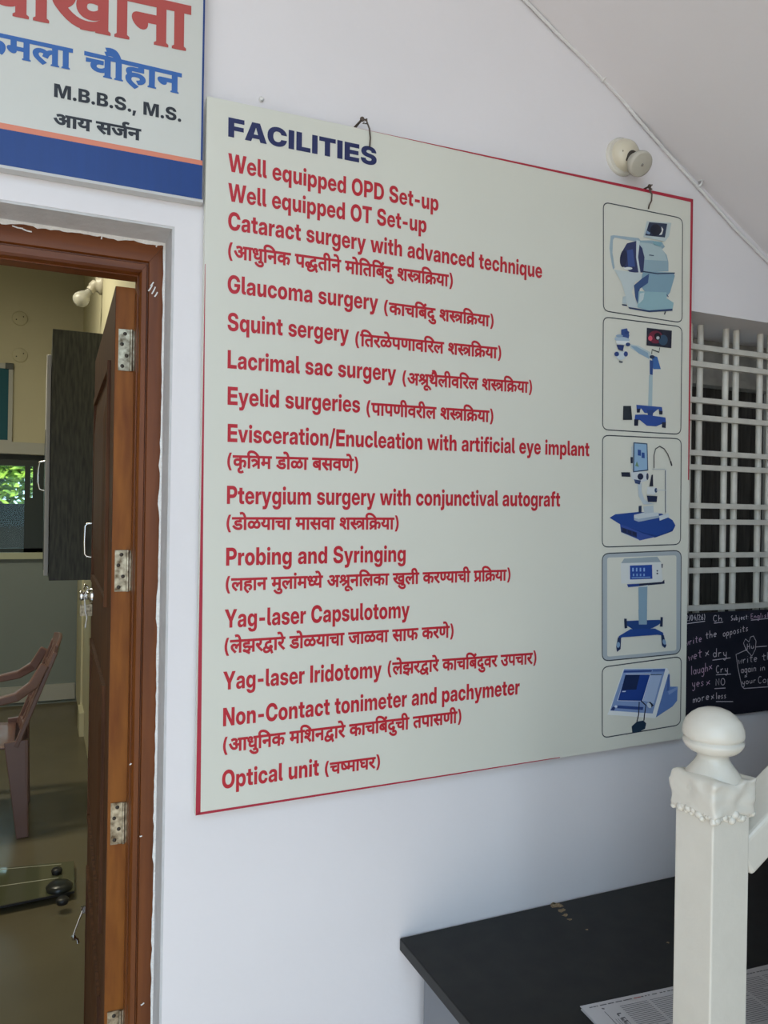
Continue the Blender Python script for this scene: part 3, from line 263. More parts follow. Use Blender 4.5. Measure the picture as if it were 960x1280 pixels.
'd32':'685,519 685,-32 540,-32 540,338 435,338 409,338 389,339 414,356 424,374 446,347 464,318 479,286 487,253 490,218 487,184 479,152 465,124 445,100 423,80 397,66 369,56 340,50 309,48 269,52 229,64 192,83 156,112 122,149 90,195 59,249 30,315 -11,420 121,467 163,356 193,291 224,242 253,208 281,191 308,185 320,186 330,190 337,194 342,200 345,210 347,227 344,248 337,269 323,291 304,312 282,332 233,366 281,473 540,473 540,519 -32,519 -32,654 789,654 789,519',
'd47':'492,519 482,397 458,389 479,404 501,415 525,424 551,429 579,431 626,426 670,409 707,380 735,341 752,293 757,240 755,204 750,169 741,132 727,94 709,57 671,-4 542,70 576,119 589,141 599,165 607,190 611,214 613,237 611,260 607,276 600,286 593,292 583,296 572,298 547,292 518,273 492,244 492,-32 347,-32 352,141 380,154 359,142 335,130 309,121 279,116 248,114 218,116 190,122 163,131 139,144 118,159 101,176 83,200 69,225 59,252 52,282 48,316 47,353 47,519 -32,519 -32,654 818,654 818,519;192,519 192,360 193,328 194,304 197,289 201,279 205,270 211,263 220,255 231,251 249,249 270,251 289,255 306,263 324,273 340,286 347,292 347,519',
'l49':'47,0 47,728 222,728 222,0',
'd13':'-32,654 595,654 595,519 506,522 500,539 513,502 517,463 507,398 475,342 454,326 452,327 476,301 498,270 516,235 527,195 531,152 528,115 519,81 503,50 483,25 457,4 428,-12 396,-23 363,-30 328,-32 285,-28 243,-16 203,3 165,31 128,67 94,112 61,165 30,229 -14,332 119,378 149,300 169,256 189,216 211,182 233,154 255,132 277,117 298,109 321,106 340,108 356,112 368,118 375,126 380,138 382,160 380,180 374,200 364,218 350,237 332,257 320,267 313,266 289,263 234,260 225,393 299,399 330,407 350,417 362,428 369,442 372,464 371,476 367,488 362,498 354,508 345,516 341,519 -32,519',
'l4e':'47,0 47,728 228,728 436,395 444,382 453,366 464,347 476,326 488,305 500,282 513,259 525,237 536,216 516,169 514,194 513,222 512,252 511,283 511,312 510,342 510,368 510,391 510,410 510,728 684,728 684,0 503,0 312,304 302,321 291,340 278,362 263,387 248,413 232,442 216,472 199,503 182,535 214,549 216,515 218,481 219,449 220,418 221,389 221,363 222,340 222,321 222,305 222,0',
'd214':'436,303 488,206 436,172 407,155 376,138 341,125 299,117 254,114 224,116 196,121 169,130 145,141 124,155 105,172 86,195 72,220 60,248 53,279 48,316 47,357 47,519 -32,519 -32,654 423,654 423,519 256,526;263,249 276,250 290,252 304,256 318,261 332,266 311,256 172,468 191,369 191,345 192,324 194,308 196,295 198,286 201,278 204,273 207,267 210,264 222,256 238,251',
'd28':'637,519 534,519 534,-32 389,-32 390,111 415,125 390,113 362,102 332,93 297,88 258,86 204,91 155,107 113,134 80,171 60,216 54,265 55,288 59,310 66,332 76,353 90,372 77,359 85,354 59,376 38,402 22,432 13,464 10,496 11,521 15,543 7,519 -32,519 -32,654 637,654;199,269 201,252 206,242 214,234 227,227 245,222 267,220 295,222 320,228 342,238 363,251 381,265 389,273 389,519 161,519 161,519 157,507 155,494 157,479 161,468 167,460 177,453 189,447 201,445 215,448 238,450 263,451 281,451 297,450 343,446 331,312 291,316 282,316 274,316 248,314 228,309 214,302 206,294 201,284',
'x42':'401,-100 372,-52 358,-28 345,-4 333,19 322,40 323,38 338,40 329,39 319,38 309,37 298,36 287,36 256,37 226,41 195,47 164,57 134,70 106,86 80,106 58,131 39,160 25,194 17,231 14,272 16,304 22,334 33,361 46,385 62,406 81,425 109,446 140,462 174,474 211,482 249,486 260,487 261,519 -32,519 -32,654 566,654 566,519 408,519 408,353 327,353 292,352 263,350 240,347 221,342 204,336 191,328 181,321 173,312 167,302 162,291 159,278 158,263 161,238 171,217 186,199 210,185 243,175 288,172 295,172 301,172 272,169 277,147 275,162 274,177 277,205 288,232 307,251 329,263 350,270 373,272 407,269 437,257 462,238 479,215 490,189 493,163 491,136 484,113 472,93 457,77 441,66 453,72 447,85 455,70 465,54 477,36 491,17 527,-36',
'x57':'603,519 499,519 499,-32 355,-32 357,111 384,126 361,114 334,102 304,93 270,88 233,86 194,89 157,97 123,110 92,129 65,152 43,180 27,212 17,248 14,287 21,347 44,401 83,443 133,473 190,490 254,496 265,496 277,495 290,494 303,493 316,492 329,491 342,489 353,487 388,479 378,343 330,352 317,354 302,356 287,358 273,359 260,359 226,356 201,349 182,339 169,325 162,309 159,287 162,264 168,249 179,237 194,228 213,222 235,220 263,222 287,228 309,238 329,252 348,267 355,274 355,519 -32,519 -32,654 603,654',
'x66':'202,519 202,-32 57,-32 57,519 -32,519 -32,654 305,654 305,519',
'x26':'761,519 761,-32 616,-32 616,-6 637,4 608,-7 579,-15 549,-20 518,-24 487,-25 412,-19 338,0 266,32 196,79 127,141 60,219 42,243 29,265 19,284 13,303 9,320 8,339 10,360 18,380 32,398 52,414 77,423 104,425 125,423 146,418 164,409 180,398 194,384 182,399 168,383 174,394 179,407 182,424 184,441 185,458 185,474 184,488 182,503 179,515 176,527 179,519 -32,519 -32,654 865,654 865,519;534,264 552,265 568,269 584,275 600,284 614,294 616,295 616,519 326,519 321,532 328,497 330,458 326,402 312,352 289,309 259,275 222,246 218,244 236,224 282,184 329,152 378,129 432,116 491,111 516,112 540,115 564,120 587,127 609,137 616,141 616,144 646,160 625,151 602,143 577,137 550,133 521,132 486,134 453,142 422,155 394,173 370,195 350,221 335,251 327,284 324,320 330,372 350,419 383,457 426,484 475,500 530,505 545,505 560,504 578,502 596,500 612,497 650,487 639,354 593,365 582,367 572,369 561,371 550,372 541,372 516,370 498,365 485,357 477,348 471,335 469,316 471,298 476,287 484,278 497,271 514,266',
'x44':'-32,654 601,654 601,519 498,519 498,-32 353,-32 353,266 236,266 236,243 234,220 227,198 213,179 195,166 175,158 152,156 128,159 105,169 83,183 62,201 45,221 29,243 16,267 8,292 5,318 7,340 14,360 28,378 48,392 72,399 97,401 353,401 353,519 -32,519',
'x25':'809,519 484,519 476,399 470,404 517,425 569,431 617,426 661,409 698,380 726,341 743,293 748,240 746,204 741,169 732,132 718,94 700,57 662,-4 533,70 567,119 580,141 590,165 598,190 602,214 604,237 602,260 598,276 592,286 585,292 575,296 564,298 538,292 510,273 484,245 484,-32 339,-32 346,123 372,135 350,121 325,107 295,95 262,88 226,86 191,88 157,96 124,108 93,126 66,149 44,177 27,211 17,249 14,291 21,348 43,399 80,441 127,472 182,490 243,496 261,496 280,494 299,492 317,490 333,488 373,480 362,342 315,352 303,354 289,356 274,358 261,359 250,359 219,356 196,350 180,340 168,328 162,312 159,292 162,267 168,250 179,238 193,228 210,222 228,220 251,222 271,227 291,237 310,250 330,265 339,274 339,519 -32,519 -32,654 809,654',
'x50':'541,519 541,-32 396,-32 396,218 239,218 239,212 237,187 230,163 216,143 199,130 180,121 159,119 140,121 121,127 103,136 86,147 71,159 56,174 43,189 32,205 22,222 14,240 9,259 7,279 9,298 18,317 31,333 51,345 74,351 99,353 94,353 94,519 -32,519 -32,654 644,654 644,519;396,519 239,519 239,353 396,353',
'x54':'-32,519 -32,654 725,654 725,519 621,519 621,-32 476,-32 476,326 498,324 483,323 471,320 459,315 448,308 436,297 423,282 411,261 398,234 376,168 239,211 258,272 269,302 270,303 278,297 263,306 250,313 238,317 224,320 210,321 192,319 180,315 171,308 164,298 160,286 158,271 160,252 165,234 175,215 189,195 208,173 232,150 260,124 293,96 357,41 256,-55 196,-3 160,29 127,61 95,93 68,125 45,159 27,196 17,235 13,275 16,314 26,349 43,380 65,405 90,425 118,440 147,450 175,456 204,458 236,456 267,451 296,441 323,429 349,413 354,410 380,429 437,451 497,458 474,458 475,519',
'x30':'681,519 577,519 577,-32 433,-32 434,110 462,126 440,114 415,103 385,94 352,88 316,86 262,91 212,108 169,137 136,176 115,222 109,274 111,299 116,322 125,343 136,363 149,380 141,353 6,337 6,473 331,473 343,473 356,473 368,472 378,472 418,471 413,338 351,338 319,336 294,329 275,319 263,307 256,293 253,274 255,256 261,244 270,235 283,227 299,222 317,220 344,222 366,228 387,237 406,250 425,265 433,273 433,519 -32,519 -32,654 681,654',
'x80':'202,519 202,-32 57,-32 57,519 -32,519 -32,654 305,654 305,519;64,583 37,620 23,637 10,649 -2,657 -12,663 -22,667 -33,669 -47,670 -61,671 -71,670 -82,669 -93,666 -106,662 -118,658 -161,640 -210,769 -164,787 -147,793 -128,798 -109,802 -88,804 -66,805 -33,802 0,794 30,779 56,760 79,736 62,713 33,715 22,738 10,757 0,771 -10,780 -19,787 -30,791 -42,794 -58,795 -70,795 -81,794 -90,792 -98,789 -106,787 -147,771 -191,904 -129,921 -95,926 -58,928 -19,925 18,915 52,897 83,872 110,839 134,798 156,749 176,691 207,583',
'x61':'279,88 331,107 347,115 359,123 366,130 369,137 371,148 369,162 364,173 355,181 340,189 315,195 280,197 243,194 215,186 194,175 181,161 173,145 170,123 171,108 174,92 179,76 187,61 200,43 219,22 245,-2 279,-31 351,-86 250,-185 171,-120 122,-74 82,-28 51,20 32,73 26,129 28,159 34,187 45,212 59,235 76,255 70,250 78,240 65,258 54,278 44,301 39,326 37,352 38,374 43,395 50,414 60,431 72,446 87,459 107,471 128,481 150,489 175,493 201,496 228,497 329,497 329,519 -32,519 -32,654 578,654 578,519 474,519 474,362 230,362 213,362 200,361 193,360 189,359 186,357 185,356 183,354 182,352 181,346 182,340 183,334 186,328 191,321 197,315 192,320 208,324 245,330 284,332 331,330 373,322 410,308 442,290 468,268 488,242 502,213 510,184 513,153 509,109 495,70 471,36 439,8 401,-14 330,-38',
'k4d':'48,0 48,728 327,728 410,464 416,445 422,422 429,396 436,367 443,338 450,308 458,277 464,247 471,219 477,192 482,168 486,146 444,146 448,168 453,192 459,218 465,247 472,277 479,307 486,338 493,367 500,395 507,422 513,445 519,464 600,728 880,728 880,0 698,0 698,302 698,320 698,341 699,365 700,391 700,419 701,448 702,479 703,509 704,540 704,570 705,598 705,626 722,626 715,597 708,567 700,537 693,506 685,476 677,446 669,417 662,390 655,364 648,341 642,320 637,302 540,0 389,0 291,302 285,320 279,341 272,364 265,390 257,417 249,446 241,476 233,506 225,537 218,567 210,597 203,626 223,626 223,598 223,570 224,540 225,509 226,479 227,449 227,419 228,391 229,365 230,341 230,320 230,302 230,0',
'k2e':'135,-10 109,-7 87,2 67,18 52,37 42,60 39,85 42,110 52,133 67,152 87,168 109,177 135,180 160,177 182,168 202,152 218,133 227,110 230,85 227,60 218,37 202,18 182,2 160,-7',
'k42':'48,0 48,728 355,728 406,725 452,717 492,704 527,687 555,665 577,640 593,611 602,579 605,544 603,517 598,492 588,469 575,449 559,430 540,414 518,401 494,391 468,384 497,377 525,369 551,356 574,339 593,319 610,295 622,268 629,238 632,205 628,167 618,132 602,99 579,71 550,46 516,26 475,12 430,3 379,0;229,143 341,143 371,145 396,153 416,164 430,180 439,200 441,223 440,239 436,254 430,267 420,279 409,289 396,296 380,302 363,305 343,306 229,306;229,433 331,433 348,434 363,437 377,442 390,449 400,458 408,468 414,481 418,494 419,509 417,531 409,549 396,565 378,576 357,583 332,585 229,585',
'k53':'339,-11 278,-8 224,2 175,18 133,40 98,69 70,103 49,144 37,191 32,243 208,243 211,222 217,203 226,186 238,172 253,160 271,150 292,144 314,140 339,138 362,139 382,142 400,147 416,154 429,163 439,173 447,184 452,197 453,211 452,223 448,235 441,245 431,254 418,262 402,270 382,277 360,283 334,289 259,305 197,322 144,347 103,377 72,415 54,459 48,510 52,554 65,594 85,630 113,662 147,688 187,710 232,726 283,735 337,738 393,735 443,726 488,710 528,688 560,661 587,628 607,590 619,549 624,502 451,502 446,528 435,549 418,566 396,579 370,587 339,590 319,589 300,586 284,581 270,574 258,566 248,556 241,545 237,534 236,521 237,508 241,497 247,487 257,478 269,470 284,463 302,457 322,451 346,445 407,433 445,424 479,414 510,402 537,388 561,373 581,357 599,338 613,318 623,296 631,272 636,247 637,219 633,173 621,132 602,95 575,63 541,37 500,16 452,1 399,-8',
'k2c':'21,-178 57,123 227,123 142,-178',
'e10':'508,217 502,165 482,119 448,84 407,60 362,46 311,42 247,50 187,75 133,116 84,174 38,249 -23,377 120,430 163,333 193,281 222,239 251,211 278,196 307,191 322,193 335,196 343,201 348,206 351,213 353,227 351,243 347,258 339,272 327,287 312,302 307,307 304,306 283,304 225,301 214,446 290,452 314,458 328,466 336,473 340,482 342,494 340,505 338,511 334,515 325,520 315,523 301,524 282,523 264,520 246,516 228,509 209,501 150,473 99,613 149,638 173,647 200,656 230,664 263,669 299,670 354,665 403,649 443,621 473,585 491,542 497,494 488,434 459,383 449,374 426,396 433,388 430,391 440,390 463,389 486,388 505,388 523,389 538,391 553,393 569,396 556,393 556,513 483,513 483,660 1076,660 1076,513 972,513 972,-38 815,-38 815,513 713,513 713,-38 556,-38 556,242 586,249 568,246 551,244 534,242 516,241 498,241 484,241 468,242 514,238 500,273 506,246',
'e51':'633,660 633,513 529,513 529,-38 372,-38 372,113 408,134 383,122 356,111 324,101 290,96 252,94 187,102 129,126 80,166 42,218 16,279 -7,381 64,399 89,409 106,419 115,429 120,440 122,458 121,470 118,482 114,493 107,506 100,517 103,513 -38,513 -38,660;179,284 176,290 190,271 203,258 218,249 236,243 259,241 285,243 308,248 328,258 348,270 366,284 372,290 372,513 270,513 263,529 274,488 278,443 263,365 216,303',
'e60':'625,513 625,-38 468,-38 468,216 496,224 474,219 452,216 430,214 406,213 380,213 349,214 318,217 286,221 254,227 226,233 217,236 217,236 200,227 228,239 225,243 256,208 290,173 327,138 365,104 436,45 327,-64 264,-7 228,26 194,60 161,93 131,125 104,156 80,185 59,211 42,234 28,255 17,275 9,293 5,309 3,325 2,342 5,362 13,383 27,403 49,419 75,429 104,431 126,429 148,424 167,414 184,402 198,389 182,408 163,386 168,396 173,409 176,425 178,441 179,458 179,475 177,491 175,505 172,518 169,528 175,513 -38,513 -38,660 729,660 729,513;369,360 393,360 415,362 435,364 455,367 475,371 468,369 468,513 336,513 321,551 326,536 330,519 333,500 335,480 336,458 335,428 331,400 325,374 316,350 305,329 327,360 302,365 335,361',
'e32':'691,513 691,-38 534,-38 534,332 435,332 409,332 388,333 421,353 428,378 451,351 470,321 484,288 493,254 496,218 493,183 485,150 470,120 450,96 426,75 399,60 371,50 341,44 309,42 268,46 227,58 188,78 151,107 117,145 85,191 54,247 24,312 -18,424 124,474 168,359 199,294 229,245 257,213 283,197 308,191 318,192 327,195 333,199 336,203 339,211 341,227 338,247 331,266 318,287 300,308 278,327 225,364 277,479 534,479 534,513 -38,513 -38,660 795,660 795,513',
'e181':'-212,577 -237,621 -250,647 -261,675 -270,704 -276,733 -278,763 -272,813 -252,858 -219,893 -179,916 -134,930 -86,934 -61,933 -39,931 -17,927 3,921 22,914 68,892 21,753 -28,777 -38,781 -48,785 -57,787 -67,788 -77,789 -94,787 -104,783 -111,778 -117,770 -120,760 -122,746 -121,730 -117,714 -111,697 -103,679 -91,658 -44,581',
'e44':'-38,660 607,660 607,513 504,513 504,-38 347,-38 347,260 242,260 242,242 240,219 232,195 218,175 198,161 176,152 152,150 127,153 102,164 79,179 58,197 40,217 24,240 10,265 2,291 -1,318 1,341 9,363 24,383 45,398 71,405 97,407 347,407 347,513 -38,513',
}
BOARD_TEXT=[
('FACILITIES','H',(285.2, 170.6),(470.7, 207.5),24.2,5420,728,'h46:-39:0 h41:566:0 h43:1330:0 h49:2060:0 h4c:2341:0 h49:2916:0 h54:3197:0 h49:3854:0 h45:4135:0 h53:4767:0'),
('Well equipped OPD Set-up','L',(285, 213.9),(548, 264),22.8,12863,728,'l57:-2:0 l65:1013:0 l6c:1584:0 l6c:1874:0 l65:2446:0 l71:3017:0 l75:3627:0 l69:4227:0 l70:4488:0 l70:5098:0 l65:5708:0 l64:6280:0 l4f:7172:0 l50:7919:0 l44:8558:0 l53:9545:0 l65:10212:0 l74:10784:0 l2d:11105:-10 l75:11680:0 l70:12280:0'),
('Well equipped OT Set-up','L',(285, 251.2),(533, 291),22.8,12164,728,'l57:-2:0 l65:1013:0 l6c:1584:0 l6c:1874:0 l65:2446:0 l71:3017:0 l75:3627:0 l69:4227:0 l70:4488:0 l70:5098:0 l65:5708:0 l64:6280:0 l4f:7172:0 l54:7919:0 l53:8845:0 l65:9513:0 l74:10084:0 l2d:10405:-10 l75:10980:0 l70:11580:0'),
('Cataract surgery with advanced technique','L',(285, 287),(677.5, 348),22.8,20458,728,'l43:-26:0 l61:702:0 l74:1268:0 l61:1660:0 l72:2226:0 l61:2619:0 l63:3185:0 l74:3753:0 l73:4427:0 l75:4964:0 l72:5565:0 l67:5957:0 l65:6567:0 l72:7139:0 l79:7531:0 l77:8383:0 l69:9228:0 l74:9489:0 l68:9880:0 l61:10762:0 l64:11329:0 l76:11939:0 l61:12509:0 l6e:13076:0 l63:13676:0 l65:14244:0 l64:14816:0 l74:15708:0 l65:16099:0 l63:16670:0 l68:17238:0 l6e:17839:0 l69:18439:0 l71:18700:0 l75:19310:0 l65:19910:0'),
('(आधुनिक पद्धतीने मोतिबिंदु शस्त्रक्रिया)','D',(285, 321.8),(566, 358.5),16.3,14032,654,'p28:-91:0 d10:329:0 d43:1352:0 d69:1967:0 d67:1967:0 d44:2226:0 d25:2781:0 d46:3843:0 d531:4411:0 d40:5202:0 d68:5772:0 d44:6031:0 d75:6586:0 d50:6886:0 d79:7484:0 d67:7743:0 d40:8002:0 d67:8572:0 d48:8831:0 d6:9402:0 d42:9402:0 d69:9968:0 d58:10222:0 d215:10902:0 d269:11291:0 d67:11843:0 d254:12102:0 d51:12864:0 d66:13444:0 p29:13723:0'),
('Glaucoma surgery','L',(284.4, 366),(472.6, 388.3),22.8,8751,728,'l47:-26:0 l6c:712:0 l61:1001:0 l75:1568:0 l63:2168:0 l6f:2736:0 l6d:3329:0 l61:4230:0 l73:5079:0 l75:5616:0 l72:6217:0 l67:6609:0 l65:7219:0 l72:7791:0 l79:8183:0'),
('(काचबिंदु शस्त्रक्रिया)','D',(480, 391.5),(617, 408.5),14.4,7444,654,'p28:-91:0 d25:329:0 d66:1091:0 d30:1350:0 d67:1984:0 d48:2243:0 d6:2814:0 d42:2814:0 d69:3380:0 d58:3634:0 d215:4314:0 d269:4703:0 d67:5255:0 d254:5514:0 d51:6276:0 d66:6856:0 p29:7135:0'),
('Squint sergery','L',(284.4, 413.2),(436, 427.3),22.7,7022,728,'l53:-33:0 l71:634:0 l75:1244:0 l69:1845:0 l6e:2106:0 l74:2706:0 l73:3379:0 l65:3917:0 l72:4488:0 l67:4881:0 l65:5491:0 l72:6062:0 l79:6455:0'),
('(तिरळेपणावरिल शस्त्रक्रिया)','D',(444, 431.5),(626.5, 448.3),14.8,9889,654,'p28:-91:0 d67:329:0 d40:588:0 d52:1158:0 d55:1567:0 d75:2251:0 d46:2327:0 d39:2895:0 d66:3618:0 d57:3877:0 d67:4433:0 d52:4692:0 d54:5101:0 d58:6079:0 d215:6759:0 d269:7148:0 d67:7700:0 d254:7959:0 d51:8721:0 d66:9301:0 p29:9580:0'),
('Lacrimal sac surgery','L',(284.4, 460.3),(495.1, 476.6),22.9,9972,728,'l4c:-47:0 l61:518:0 l63:1085:0 l72:1653:0 l69:2045:0 l6d:2306:0 l61:3208:0 l6c:3774:0 l73:4346:0 l61:4883:0 l63:5450:0 l73:6300:0 l75:6838:0 l72:7438:0 l67:7830:0 l65:8441:0 l72:9012:0 l79:9404:0'),
('(अश्रूथैलीवरिल शस्त्रक्रिया)','D',(503, 480),(665, 491),14.5,9391,654,'p28:-91:0 d9:329:0 d284:1093:0 d70:1800:0 d41:1800:0 d76:2442:0 d54:2442:0 d68:3120:0 d57:3379:0 d67:3935:0 d52:4194:0 d54:4603:0 d58:5581:0 d215:6261:0 d269:6650:0 d67:7202:0 d254:7461:0 d51:8223:0 d66:8803:0 p29:9082:0'),
('Eyelid surgeries','L',(284.4, 505.9),(450, 515.8),22.8,7607,728,'l45:-47:0 l79:572:0 l65:1142:0 l6c:1713:0 l69:2003:0 l64:2264:0 l73:3156:0 l75:3694:0 l72:4294:0 l67:4687:0 l65:5297:0 l72:5868:0 l69:6260:0 l65:6521:0 l73:7093:0'),
('(पापणीवरील शस्त्रक्रिया)','D',(458, 518),(616.6, 527.5),15,8718,654,'p28:-91:0 d46:329:0 d66:897:0 d46:1156:0 d39:1724:0 d68:2447:0 d57:2706:0 d52:3262:0 d68:3671:0 d54:3930:0 d58:4908:0 d215:5588:0 d269:5977:0 d67:6529:0 d254:6788:0 d51:7550:0 d66:8130:0 p29:8409:0'),
('Evisceration/Enucleation with artificial eye implant','L',(284.4, 552.3),(736.5, 570.5),22.6,24413,728,'l45:-47:0 l76:572:0 l69:1142:0 l73:1403:0 l63:1941:0 l65:2509:0 l72:3080:0 l61:3473:0 l74:4039:0 l69:4430:0 l6f:4691:0 l6e:5284:0 l2f:5885:0 l45:6263:0 l6e:6882:0 l75:7482:0 l63:8083:0 l6c:8651:0 l65:8940:0 l61:9511:0 l74:10078:0 l69:10469:0 l6f:10730:0 l6e:11323:0 l77:12205:0 l69:13050:0 l74:13311:0 l68:13702:0 l61:14584:0 l72:15151:0 l74:15543:0 l69:15935:0 l66:16196:0 l69:16592:0 l63:16853:0 l69:17421:0 l61:17682:0 l6c:18248:0 l65:18820:0 l79:19391:0 l65:19961:0 l69:20815:0 l6d:21076:0 l70:21977:0 l6c:22587:0 l61:22876:0 l6e:23443:0 l74:24043:0'),
('(कृत्रिम डोळा बसवणे)','D',(284, 584.3),(447.7, 588.3),15.7,7810,654,'p28:-91:0 d25:329:0 d71:870:0 d67:1091:0 d269:1350:0 d50:1902:0 d37:2800:0 d79:3377:0 d55:3636:0 d66:4396:0 d48:4955:0 d60:5526:0 d57:6202:0 d39:6758:0 d75:7481:0 p29:7501:0'),
('Pterygium surgery with conjunctival autograft','L',(283.5, 630),(700, 633.3),22.9,22145,728,'l50:-47:0 l74:592:0 l65:983:0 l72:1554:0 l79:1947:0 l67:2517:0 l69:3127:0 l75:3388:0 l6d:3989:0 l73:5172:0 l75:5709:0 l72:6310:0 l67:6702:0 l65:7312:0 l72:7884:0 l79:8276:0 l77:9129:0 l69:9973:0 l74:10234:0 l68:10625:0 l63:11507:0 l6f:12075:0 l6e:12668:0 l6a:13269:0 l75:13530:0 l6e:14131:0 l63:14731:0 l74:15299:0 l69:15690:0 l76:15951:0 l61:16521:0 l6c:17088:0 l61:17660:0 l75:18226:0 l74:18827:0 l6f:19218:0 l67:19811:0 l72:20421:0 l61:20813:0 l66:21380:0 l74:21776:0'),
('(डोळयाचा मासवा शस्त्रक्रिया)','D',(283, 661.9),(498.3, 661.2),15.6,10415,654,'p28:-91:0 d37:329:0 d79:906:0 d55:1165:0 d51:1925:0 d66:2505:0 d30:2764:0 d66:3398:0 d50:3957:0 d66:4555:0 d60:4814:0 d57:5490:0 d66:6046:0 d58:6605:0 d215:7285:0 d269:7674:0 d67:8226:0 d254:8485:0 d51:9247:0 d66:9827:0 p29:10106:0'),
('Probing and Syringing','L',(282.5, 707.2),(507, 702),22.6,10525,728,'l50:-47:0 l72:592:0 l6f:984:0 l62:1577:0 l69:2187:0 l6e:2448:0 l67:3049:0 l61:3941:0 l6e:4507:0 l64:5108:0 l53:6000:0 l79:6667:0 l72:7238:0 l69:7630:0 l6e:7891:0 l67:8491:0 l69:9102:0 l6e:9363:0 l67:9963:0'),
('(लहान मुलांमध्ये अश्रूनलिका खुली करण्याची प्रक्रिया)','D',(282, 738.5),(638, 725),15.4,18793,654,'p28:-91:0 d54:329:0 d61:1007:0 d66:1538:0 d44:1797:0 d50:2652:0 d69:3250:0 d54:3250:0 d66:3928:0 d6:4187:0 d50:4187:0 d201:4785:0 d51:5147:0 d75:5727:0 d9:6027:0 d284:6791:0 d70:7498:0 d44:7498:0 d67:8053:0 d54:8312:0 d25:8990:0 d66:9752:0 d26:10311:0 d69:11129:0 d54:11129:0 d68:11807:0 d25:12366:0 d52:13128:0 d197:13537:0 d51:14004:0 d66:14584:0 d30:14843:0 d68:15477:0 d274:16036:0 d67:16604:0 d254:16863:0 d51:17625:0 d66:18205:0 p29:18484:0'),
('Yag-laser Capsulotomy','L',(280.6, 785),(512, 772),23,11405,728,'l59:-2:0 l61:706:0 l67:1273:0 l2d:1813:-10 l6c:2388:0 l61:2677:0 l73:3244:0 l65:3782:0 l72:4353:0 l43:5027:0 l61:5755:0 l70:6322:0 l73:6932:0 l75:7469:0 l6c:8070:0 l6f:8359:0 l74:8952:0 l6f:9343:0 l6d:9936:0 l79:10837:0'),
('(लेझरद्वारे डोळयाचा जाळवा साफ करणे)','D',(280.6, 816.5),(567, 796),16,14493,654,'p28:-91:0 d54:329:0 d75:1007:0 d33:1007:0 d52:1763:0 d529:2172:0 d66:2792:0 d52:3051:0 d75:3460:0 d37:3760:0 d79:4337:0 d55:4596:0 d51:5356:0 d66:5936:0 d30:6195:0 d66:6829:0 d32:7388:0 d66:8130:0 d55:8389:0 d57:9149:0 d66:9705:0 d60:10264:0 d66:10940:0 d47:11199:0 d25:12270:0 d52:13032:0 d39:13441:0 d75:14164:0 p29:14184:0'),
('Yag-laser Iridotomy','L',(278.7, 862.5),(477, 846.5),22.8,9606,728,'l59:-2:0 l61:706:0 l67:1273:0 l2d:1813:-10 l6c:2388:0 l61:2677:0 l73:3244:0 l65:3782:0 l72:4353:0 l49:5027:0 l72:5296:0 l69:5689:0 l64:5950:0 l6f:6560:0 l74:7153:0 l6f:7544:0 l6d:8137:0 l79:9038:0'),
('(लेझरद्वारे काचबिंदुवर उपचार)','D',(484.5, 843.5),(670.5, 829),14.8,10777,654,'p28:-91:0 d54:329:0 d75:1007:0 d33:1007:0 d52:1763:0 d529:2172:0 d66:2792:0 d52:3051:0 d75:3460:0 d25:3760:0 d66:4522:0 d30:4781:0 d67:5415:0 d48:5674:0 d6:6245:0 d42:6245:0 d69:6811:0 d57:6765:0 d52:7321:0 d13:8030:0 d46:8578:0 d30:9146:0 d66:9780:0 d52:10039:0 p29:10468:0'),
('Non-Contact tonimeter and pachymeter','L',(278.7, 908),(649.5, 867.8),22.9,19247,728,'l4e:-47:0 l6f:684:0 l6e:1277:0 l2d:1807:-10 l43:2382:0 l6f:3110:0 l6e:3702:0 l74:4303:0 l61:4694:0 l63:5261:0 l74:5829:0 l74:6502:0 l6f:6893:0 l6e:7486:0 l69:8086:0 l6d:8347:0 l65:9248:0 l74:9819:0 l65:10211:0 l72:10782:0 l61:11457:0 l6e:12023:0 l64:12624:0 l70:13516:0 l61:14126:0 l63:14692:0 l68:15260:0 l79:15861:0 l6d:16431:0 l65:17332:0 l74:17903:0 l65:18295:0 l72:18866:0'),
('(आधुनिक मशिनद्वारे काचबिंदुची तपासणी)','D',(278.7, 940.5),(576.6, 902.5),16,15105,654,'p28:-91:0 d10:329:0 d43:1352:0 d69:1967:0 d67:1967:0 d44:2226:0 d25:2781:0 d50:3843:0 d67:4441:0 d58:4700:0 d44:5380:0 d529:5935:0 d66:6555:0 d52:6814:0 d75:7223:0 d25:7523:0 d66:8285:0 d30:8544:0 d67:9178:0 d48:9437:0 d6:10008:0 d42:10008:0 d69:10574:0 d30:10528:0 d68:11162:0 d40:11721:0 d46:12291:0 d66:12859:0 d60:13118:0 d39:13794:0 d68:14517:0 p29:14796:0'),
('Optical unit','L',(277.4, 986.3),(398.5, 969.5),23,5521,728,'l4f:-26:0 l70:721:0 l74:1331:0 l69:1722:0 l63:1983:0 l61:2551:0 l6c:3118:0 l75:3689:0 l6e:4290:0 l69:4890:0 l74:5151:0'),
('(चष्माघर)','D',(406, 968.5),(475, 959),14.2,3525,654,'p28:-91:0 d30:329:0 d214:963:0 d50:1339:0 d66:1937:0 d28:2196:0 d52:2787:0 p29:3216:0')]
